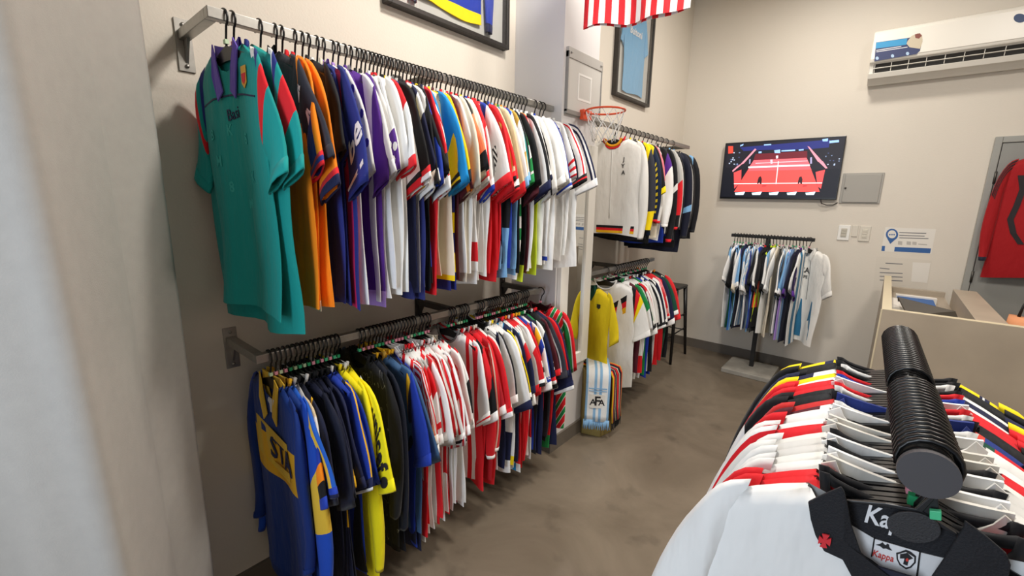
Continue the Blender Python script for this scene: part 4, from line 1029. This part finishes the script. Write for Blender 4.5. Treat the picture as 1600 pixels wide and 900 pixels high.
# notices on the back wall (their QR codes are left blank)
PP = plain('paper_white', 'E2DED6', .7); BLU = plain('print_blue', '2F5E9C', .6); TXT = plain('print_grey', '77787C', .7)
def wp(x, y, s=3.9125, ox=1280, oy=330): return at(1, BY, ox+x/s, oy+y/s)
def wsl(name, pts, mat, par, t0, t=.0006):
    P = [wp(x, y) for x, y in pts]; P = [(p.x, BY-t0-t, p.z) for p in P]
    return MB().prism(P, (0, t, 0)).build(name, mat, par)
def circ(cx, cy, r, n=16): return [(cx+r*math.cos(2*PI*i/n), cy+r*.95*math.sin(2*PI*i/n)) for i in range(n)]
n1_ = empty('wall_notice', (0, 0, 0), 0, 'white printed notice with a blue location pin and blue band on back wall', 'notice')
wsl('sheet', [(405, 98), (715, 110), (685, 262), (378, 245)], PP, n1_, 0)
wsl('pin', circ(445, 143, 38), BLU, n1_, .0008); wsl('pin', [(415, 165), (474, 165), (434, 200)], BLU, n1_, .0009); wsl('pin_centre', circ(445, 141, 26), PP, n1_, .0014)
for dx in (-13, 0, 13): wsl('pin_dots', circ(445+dx, 143, 5, 8), BLU, n1_, .002)
wsl('band', [(462, 218), (684, 228), (678, 257), (458, 246)], BLU, n1_, .0008); wsl('band', [(384, 212), (403, 213), (400, 243), (380, 242)], BLU, n1_, .0008)
for i, (a, b_) in enumerate(((130, 655), (147, 645), (162, 668))): wsl('text_line', [(490, a-2), (b_, a+3), (b_-1, a+8), (489, a+3)], TXT, n1_, .0008)
for i, x in enumerate((482, 535, 570, 605)): wsl('small_print', [(x, 182+i*2), (x+26 if i < 3 else x+55, 184+i*2), (x+25 if i < 3 else x+53, 206), (x-1, 204)] if i < 3 else [(x, 198), (x+55, 202), (x+54, 208), (x, 204)], plain('print_pale', 'B8B4AE', .7), n1_, .0008)
n2_ = empty('wall_notice', (0, 0, 0), 0, 'faded white letter sheet on back wall above the counter', 'notice')
wsl('sheet', [(350, 275), (690, 300), (660, 480), (330, 470)], plain('paper_cream', 'D6CFC3', .75), n2_, 0)
for y in (315, 345, 372, 395, 418): wsl('text_line', [(370+(y == 315)*35, y), (510-(y == 345)*80, y+6), (510-(y == 345)*80, y+11), (370+(y == 315)*35, y+5)], TXT, n2_, .0008)
wsl('small_sheet', [(572, 312), (680, 318), (660, 438), (562, 430)], PP, n2_, .0008)
# ------------------------------------------------------------------ air conditioner
ACW = plain('ac_white', 'E6E2D8', .28)
ac = empty('air_conditioner', (-.297, BY, 2.62), 0, 'white wall mounted split air conditioner high at the right', 'air conditioner')
prof = [(0, .02), (0, .41), (-.165, .405), (-.19, .395), (-.203, .37), (-.203, .19), (-.195, .165), (-.172, .155), (-.160, .125), (-.150, .085), (-.135, .06), (-.06, .01)]
MB().prism([(0, y, z) for y, z in prof], (1.0, 0, 0)).build('casing', ACW, ac, bevel=.008)
MB().prism([(.02, -.205, .185), (.02, -.205, .372), (.02, -.2, .372), (.02, -.2, .185)], (.96, 0, 0)).build('front_panel', ACW, ac, bevel=.003)
AV = plain('vent_dark', '1E1B17', .6)
MB().prism([(.03, -.166, .128), (.03, -.177, .152), (.03, -.170, .155), (.03, -.150, .125), (.03, -.145, .085), (.03, -.156, .088)], (.95, 0, 0)).build('vent_slot', AV, ac)
for i in range(10):
    x = .035+i*.104
    MB().prism([(x, -.160, .092), (x, -.180, .150), (x, -.176, .152), (x, -.156, .092)], (.004, 0, 0)).build('vane', ACW, ac)
MB().prism([(.03, -.172, .118), (.03, -.180, .121), (.03, -.179, .124), (.03, -.171, .121)], (.95, 0, 0)).build('slat', ACW, ac)
MB().prism([(.0, -.165, .045), (.0, -.185, .085), (.0, -.150, .085), (.0, -.13, .055)], (1.0, 0, 0)).build('flap', ACW, ac, bevel=.004)
def acs(name, pts, mat, par, t):
    P = []
    for x, y in pts:
        p = at(1, BY-.205, 1340+x/6.154, y/6.154); P.append((p.x+.297, -.205-t, p.z-2.62))
    return MB().prism(P, (0, .0005, 0)).build(name, mat, par)
stk = acs('sticker', [(178, 408), (480, 365), (560, 350), (600, 350), (625, 380), (600, 490), (565, 520), (160, 590)], plain('sticker_navy', '1A2A5C', .4), ac, .0005)
acs('sticker_band', [(180, 410), (478, 368), (470, 430), (172, 468)], plain('sticker_cyan', '1E8FC4', .4), stk, .001)
acs('sticker_picture', [(480, 395), (520, 345), (580, 320), (620, 335), (625, 400), (600, 470), (500, 455), (470, 420)], plain('sticker_beige', 'C4B8A0', .5), stk, .001)
acs('sticker_picture', [(550, 330), (600, 320), (618, 345), (590, 372), (556, 365)], plain('sticker_brown', '7A3E30', .5), stk, .0015)
acs('sticker_line', [(180, 482), (420, 443), (420, 449), (180, 489)], PW, stk, .001); acs('sticker_line', [(180, 497), (480, 450), (480, 456), (180, 503)], PW, stk, .001)
for x, y in ((188, 560), (336, 538), (480, 515)): acs('sticker_dot', [(x+16*math.cos(2*PI*i/12), y+16*math.sin(2*PI*i/12)) for i in range(12)], plain('sticker_pale', 'A8C4E0', .4), stk, .001)
acs('round_badge', [(1560+60*math.cos(2*PI*i/18), 175+44*math.sin(2*PI*i/18)) for i in range(18)], plain('sticker_deep', '1C3A66', .4), ac, .0008)
# ------------------------------------------------------------------ counter
CT = plain('counter_laminate', 'A89C8B', .45, noise=.10, nscale=3.5); CE = plain('counter_edge', 'CFC3A6', .5)
cz = 1.055; ct = empty('counter', (.048, 3.26, 0), 0, 'beige stone look shop counter with raised walls at the right', 'counter')
box('front_board', CT, (0, 2.1, 0, .045, 0, cz), ct, .002); box('side_board', CT, (0, .045, .045, 1.60, 0, cz), ct, .002)
box('divider_board', CT, (.385, .505, .045, 1.18, 0, cz), ct, .002); box('desk_top', CT, (.045, .385, .045, 1.56, .90, .93), ct)
box('back_board', CT, (.045, .385, 1.56, 1.60, 0, .97), ct, .002); box('corner_strip', CE, (-.004, .004, -.004, .004, 0, cz), ct, .001)
for b_ in ((0, .045, .045, 1.60, cz, cz+.002), (0, 2.1, 0, .045, cz, cz+.002)): box('edge_band', CE, b_, ct)
lp = empty('screen_panel', (.27, 3.6, .93), 0, 'dark flat screen lying tilted on the desk behind the counter wall', 'screen')
Q = [at(1, 3.98, 1403, 463.5), at(1, 3.40, 1493, 486), at(1, 3.36, 1497, 496), at(1, 3.335, 1418, 492)]
MB().prism([(p.x-.27, p.y-3.6, p.z-.93) for p in Q], (0, 0, -.012)).build('screen_slab', plain('screen_dark_back', '39332A', .35, .3), lp, bevel=.002)
box('screen_foot', BLACKM, (-.05, .05, -.05, .05, 0, .10), lp, .003)
pb = empty('paper_stack', (.14, 4.1, .93), 0, 'white and blue papers on the desk behind the counter wall', 'papers')
for i, (m_, b_) in enumerate(((PP, (-.07, .05, -.5, -.1, 0, .02)), (PP, (-.08, .04, -.2, .2, .02, .035)), (BLU, (.0, .20, .05, .30, .0, .035)), (PP, (-.01, .22, .30, .36, .0, .045)))): box('sheet', m_, b_, pb)
bg = empty('tote_bag', (.70, 3.62, 0), 0, 'peach cloth bag standing behind the counter at the right edge', 'bag')
gb = MB(); V = []; F = []
for j in range(7):
    for i in range(16):
        a = 2*PI*i/16; q = j/6; V.append((.14*(1-.25*q)*math.cos(a)*(1+.05*math.sin(5*a)), .1*(1-.3*q)*math.sin(a), .62+.42*q+.015*math.sin(3*a)*q))
for j in range(6):
    for i in range(16): a = j*16+i; b2 = j*16+(i+1) % 16; F.append((a, b2, b2+16, a+16))
F += [tuple(range(16))[::-1], tuple(96+i for i in range(16))]
gb.add(V, F); gb.build('bag_body', plain('bag_peach', 'D89468', .8, bump=.4, bscale=30), bg, True)
MB().tube([(-.07, 0, 1.03), (-.06, 0, 1.12), (.06, 0, 1.12), (.07, 0, 1.03)], .008).build('strap', BLACKM, bg, True)
box('stool_block', plain('box_brown', '7A5A3C', .7), (-.2, .2, -.18, .18, 0, .62), bg)
# ------------------------------------------------------------------ red jacket on the door
rj = Garment('jacket', L=.90, T=.022, long=True, seed=77, fold=1.6, slx=1.25, slen=1.12, W=.225, scoop=.05)
RJ = empty('football_jacket', (.845, BY-.085, 2.115), math.radians(4), 'red long sleeved jacket with dark shoulder stripes hanging on the grey door', 'jacket')
rj.body(cloth('A0131A'), RJ)
for sg in (1, -1): rj.sleeve(sg, cloth('u:A0131A@0,K@.10,A0131A@.16,K@.24,A0131A@.30,K@.38,A0131A@.44') if 0 else cloth('A0131A'), RJ); rj.cuff(sg, cloth('1A1E30'), RJ, .92)
for k in range(3):
    fs = []; pts = []
    for j in range(9):
        v = .02+.42*j/8; pts += [(.92-.22*k, v), (.80-.22*k, v)]
    for j in range(8): fs.append((2*j, 2*j+1, 2*j+3, 2*j+2))
    decal('sleeve_stripe', pts, fs, sleeve_fn(rj, -1, .002), plain('stripe_dark', '1A1218', .7), RJ, .001, (0, -1, 0))
for sg in (-1,):
    q = []; w_ = .016
    cen = [(-.15, -.24), (-.125, -.34), (-.135, -.46), (-.15, -.56), (-.12, -.66), (-.07, -.74)]
    q = [(x-w_, z) for x, z in cen]+[(x+w_, z) for x, z in cen[::-1]]; n = len(cen)
    put_poly(rj, RJ, q, plain('stripe_dark', '1A1218', .7), 'side_panel', .002, [(i, i+1, 2*n-2-i, 2*n-1-i) for i in range(n-1)])
rj.crew(cloth('1A1E30'), RJ)
hanger('wall', (.845, BY-.085, 2.115), math.radians(4), 'black hanger of the red jacket on the grey door', 'door hanger')
dh = MB().tube([(.845, BY-.028, 2.10), (.845, BY-.10, 2.10), (.845, BY-.11, 2.115)], .005)
tag(dh.build('door_hook', METAL, None, True), 'small steel hook on the grey door above the red jacket', 'hook')
# ------------------------------------------------------------------ stool
so = empty('bar_stool', (-1.655, 4.51, 0), 0, 'tall black metal bar stool in the far left corner', 'stool')
SB = plain('stool_black', '131314', .35)
sh = .79
box('seat', SB, (-.15, .15, -.15, .15, sh-.03, sh), so, .012)
for sx in (-1, 1):
    for sy in (-1, 1):
        MB().tube([(sx*.128, sy*.128, sh-.03), (sx*.165, sy*.215, 0)], [.022, .014], 8).build('leg', SB, so, True)
for z, k in ((.28, .2), (.44, .6)):
    t_ = 1-z/sh; a, c = .128+.037*t_, .128+.087*t_
    MB().tube([(-a, -c, z), (a, -c, z)], .007).tube([(-a, c, z), (a, c, z)], .007).tube([(-a, -c, z+.03), (-a, c, z+.03)], .007).tube([(a, -c, z+.03), (a, c, z+.03)], .007).build('footrest', SB, so, True)
# ------------------------------------------------------------------ gold hexagonal pedestal with two scarves
GX, GY, GH, GR = -1.432, 2.648, .485, .132
pd = MB().prism([(GX+GR*math.cos(math.radians(a)), GY+GR*math.sin(math.radians(a)), 0) for a in (-41.5, 18.5, 78.5, 138.5, 198.5, 258.5)], (0, 0, GH)).build('pedestal', plain('gold_card', '9C8A50', .42, .35, noise=.06, nscale=20), bevel=.003)
tag(pd, 'gold hexagonal pedestal on the floor in front of the mirror, under scarves', 'pedestal')
def drape(cx, cy, ang, hwid, path2, thick, lift, n=10, wob=.004):
    """path2: (distance along direction, z); returns fn(i,u) + mesh"""
    d = Vector((math.cos(ang), math.sin(ang), 0)); wv = Vector((-math.sin(ang), math.cos(ang), 0))
    V = []; UV = []; F = []; L = len(path2)
    for side in (0, 1):
        for j, (s_, z) in enumerate(path2):
            a = path2[max(0, j-1)]; b_ = path2[min(L-1, j+1)]; tx, tz = b_[0]-a[0], b_[1]-a[1]; l = math.hypot(tx, tz); nx, nz = (-tz/l, tx/l) if True else 0
            for i in range(n+1):
                u = 2*i/n-1; o = lift+(thick if side else 0)+wob*math.sin(u*4+j*.7)
                p = Vector((cx, cy, 0))+d*(s_+nx*o)+wv*(u*hwid)+Vector((0, 0, z+nz*o)); V.append(tuple(p)); UV.append((i/n, j/(L-1)))
    m1 = L*(n+1)
    for side in (0, 1):
        for j in range(L-1):
            for i in range(n): a = side*m1+j*(n+1)+i; q = (a, a+1, a+n+2, a+n+1); F.append(q if side else q[::-1])
    for j in range(L-1):
        for i in (0, n): a = j*(n+1)+i; F.append((a, a+n+1, a+n+1+m1, a+m1))
    for j in (0, L-1):
        for i in range(n): a = j*(n+1)+i; F.append((a, a+1, a+1+m1, a+m1))
    me = bpy.data.meshes.new('scarf'); me.from_pydata(V, [], F); uvl = me.uv_layers.new(name='UVMap')
    for lp_ in me.loops: uvl.data[lp_.index].uv = UV[lp_.vertex_index]
    bm = bmesh.new(); bm.from_mesh(me); bmesh.ops.recalc_face_normals(bm, faces=bm.faces); bm.to_mesh(me); bm.free()
    return me, d, wv
# dark scarf lies across, under the light one; path runs high to low so outward is up
A2 = math.radians(2)
pth = [(-.150, GH-.075), (-.148, GH-.03), (-.135, GH+.002), (-.10, GH+.008), (0, GH+.010), (.10, GH+.008), (.135, GH+.002), (.150, GH-.03), (.155, GH-.15), (.158, GH-.27), (.168, GH-.36)]
sc2 = empty('scarf', (0, 0, 0), 0, 'black red and gold scarf lying under the sky blue scarf on the pedestal', 'scarf')
me, d_, w_v = drape(GX, GY, A2, .075, pth, .007, .002)
link('scarf_cloth', me, cloth('u:y@0,R@.08,K@.16,O@.34,K@.38,R@.5,K@.62,O@.66,K@.70,R@.86,y@.93'), sc2)
end = Vector((GX, GY, 0))+d_*.168
fr = MB()
for i in range(16):
    u = -1+2*(i+.5)/16; p = end+w_v*u*.075; rr2 = random.Random(i); fr.tube([(p.x, p.y, GH-.355), (p.x+rr2.uniform(-.006, .006), p.y+rr2.uniform(-.006, .006), GH-.42)], [.004, .002], 5)
fr.build('fringe', cloth('K'), sc2, True)
A1 = math.radians(-57)
pth = [(-.10, GH+.020), (-.05, GH+.024), (.03, GH+.026), (.09, GH+.024), (.125, GH+.014), (.146, GH-.012), (.152, GH-.06), (.152, GH-.14), (.153, GH-.22), (.155, GH-.30), (.158, GH-.345)]
sc1 = empty('scarf', (0, 0, 0), 0, 'sky blue and white knitted scarf with dark crest letters draped over the gold pedestal', 'scarf')
me, d_, w_v = drape(GX, GY, A1, .082, pth, .008, .003)
SKY = cloth('8DB9DE')
link('scarf_cloth', me, cloth('u:8DB9DE@0,E9EBEA@.09,8DB9DE@.34,E9EBEA@.45,8DB9DE@.56,E9EBEA@.67,8DB9DE@.91'), sc1)
def onsc(a, b): p = Vector((GX, GY, 0))+d_*(.153+.0135)+w_v*a; return (p.x, p.y, b)
def scs(nm, poly, mat, t): return decal(nm, poly, [tuple(range(len(poly)))], lambda a, b: tuple(Vector(onsc(a, b))+d_*t), mat, sc1, .001, tuple(d_))
zc = GH-.195
scs('crest_panel', [(-.052, zc-.05), (.052, zc-.05), (.052, zc+.05), (-.052, zc+.05)], cloth('E4E2DA'), 0)
for sx in (-.068, .060): pass
pts, fs = text_pts('A A', .062, True); decal('crest_letters', pts, fs, lambda a, b: tuple(Vector(onsc(a, zc-.008+b))+d_*.0012), INK, sc1, .001, tuple(d_))
pts, fs = text_pts('F', .095, True); decal('crest_letters', pts, fs, lambda a, b: tuple(Vector(onsc(a, zc+b))+d_*.0022), INK, sc1, .001, tuple(d_))
scs('cross_band', [(-.062, GH-.105), (.062, GH-.105), (.062, GH-.097), (-.062, GH-.097)], SKY, 0); scs('cross_band', [(-.062, GH-.122), (.062, GH-.122), (.062, GH-.116), (-.062, GH-.116)], SKY, 0)
fr = MB()
for i in range(26):
    u = -1+2*(i+.5)/26; p = Vector((GX, GY, 0))+d_*.164+w_v*u*.088; rr2 = random.Random(i+9)
    fr.tube([(p.x, p.y, GH-.335), (p.x+rr2.uniform(-.004, .004), p.y+rr2.uniform(-.004, .004), GH-.37), (p.x+rr2.uniform(-.01, .01), p.y+rr2.uniform(-.01, .01), GH-.405)], [.0045, .0045, .003], 5)
fr.build('fringe', SKY, sc1, True)

# ------------------------------------------------------------------ put each Empty at the base of its own parts
context.view_layer.update()
for e in [o for o in SC.objects if o.type == 'EMPTY' and o.parent is None and o.location.length < 1e-6]:
    pts = [c.matrix_world @ Vector(b) for c in e.children if c.type == 'MESH' for b in c.bound_box]
    if not pts: continue
    base = Vector(((min(p.x for p in pts)+max(p.x for p in pts))/2, (min(p.y for p in pts)+max(p.y for p in pts))/2, min(p.z for p in pts)))
    e.location = base
    for c in e.children: c.location = c.location-base
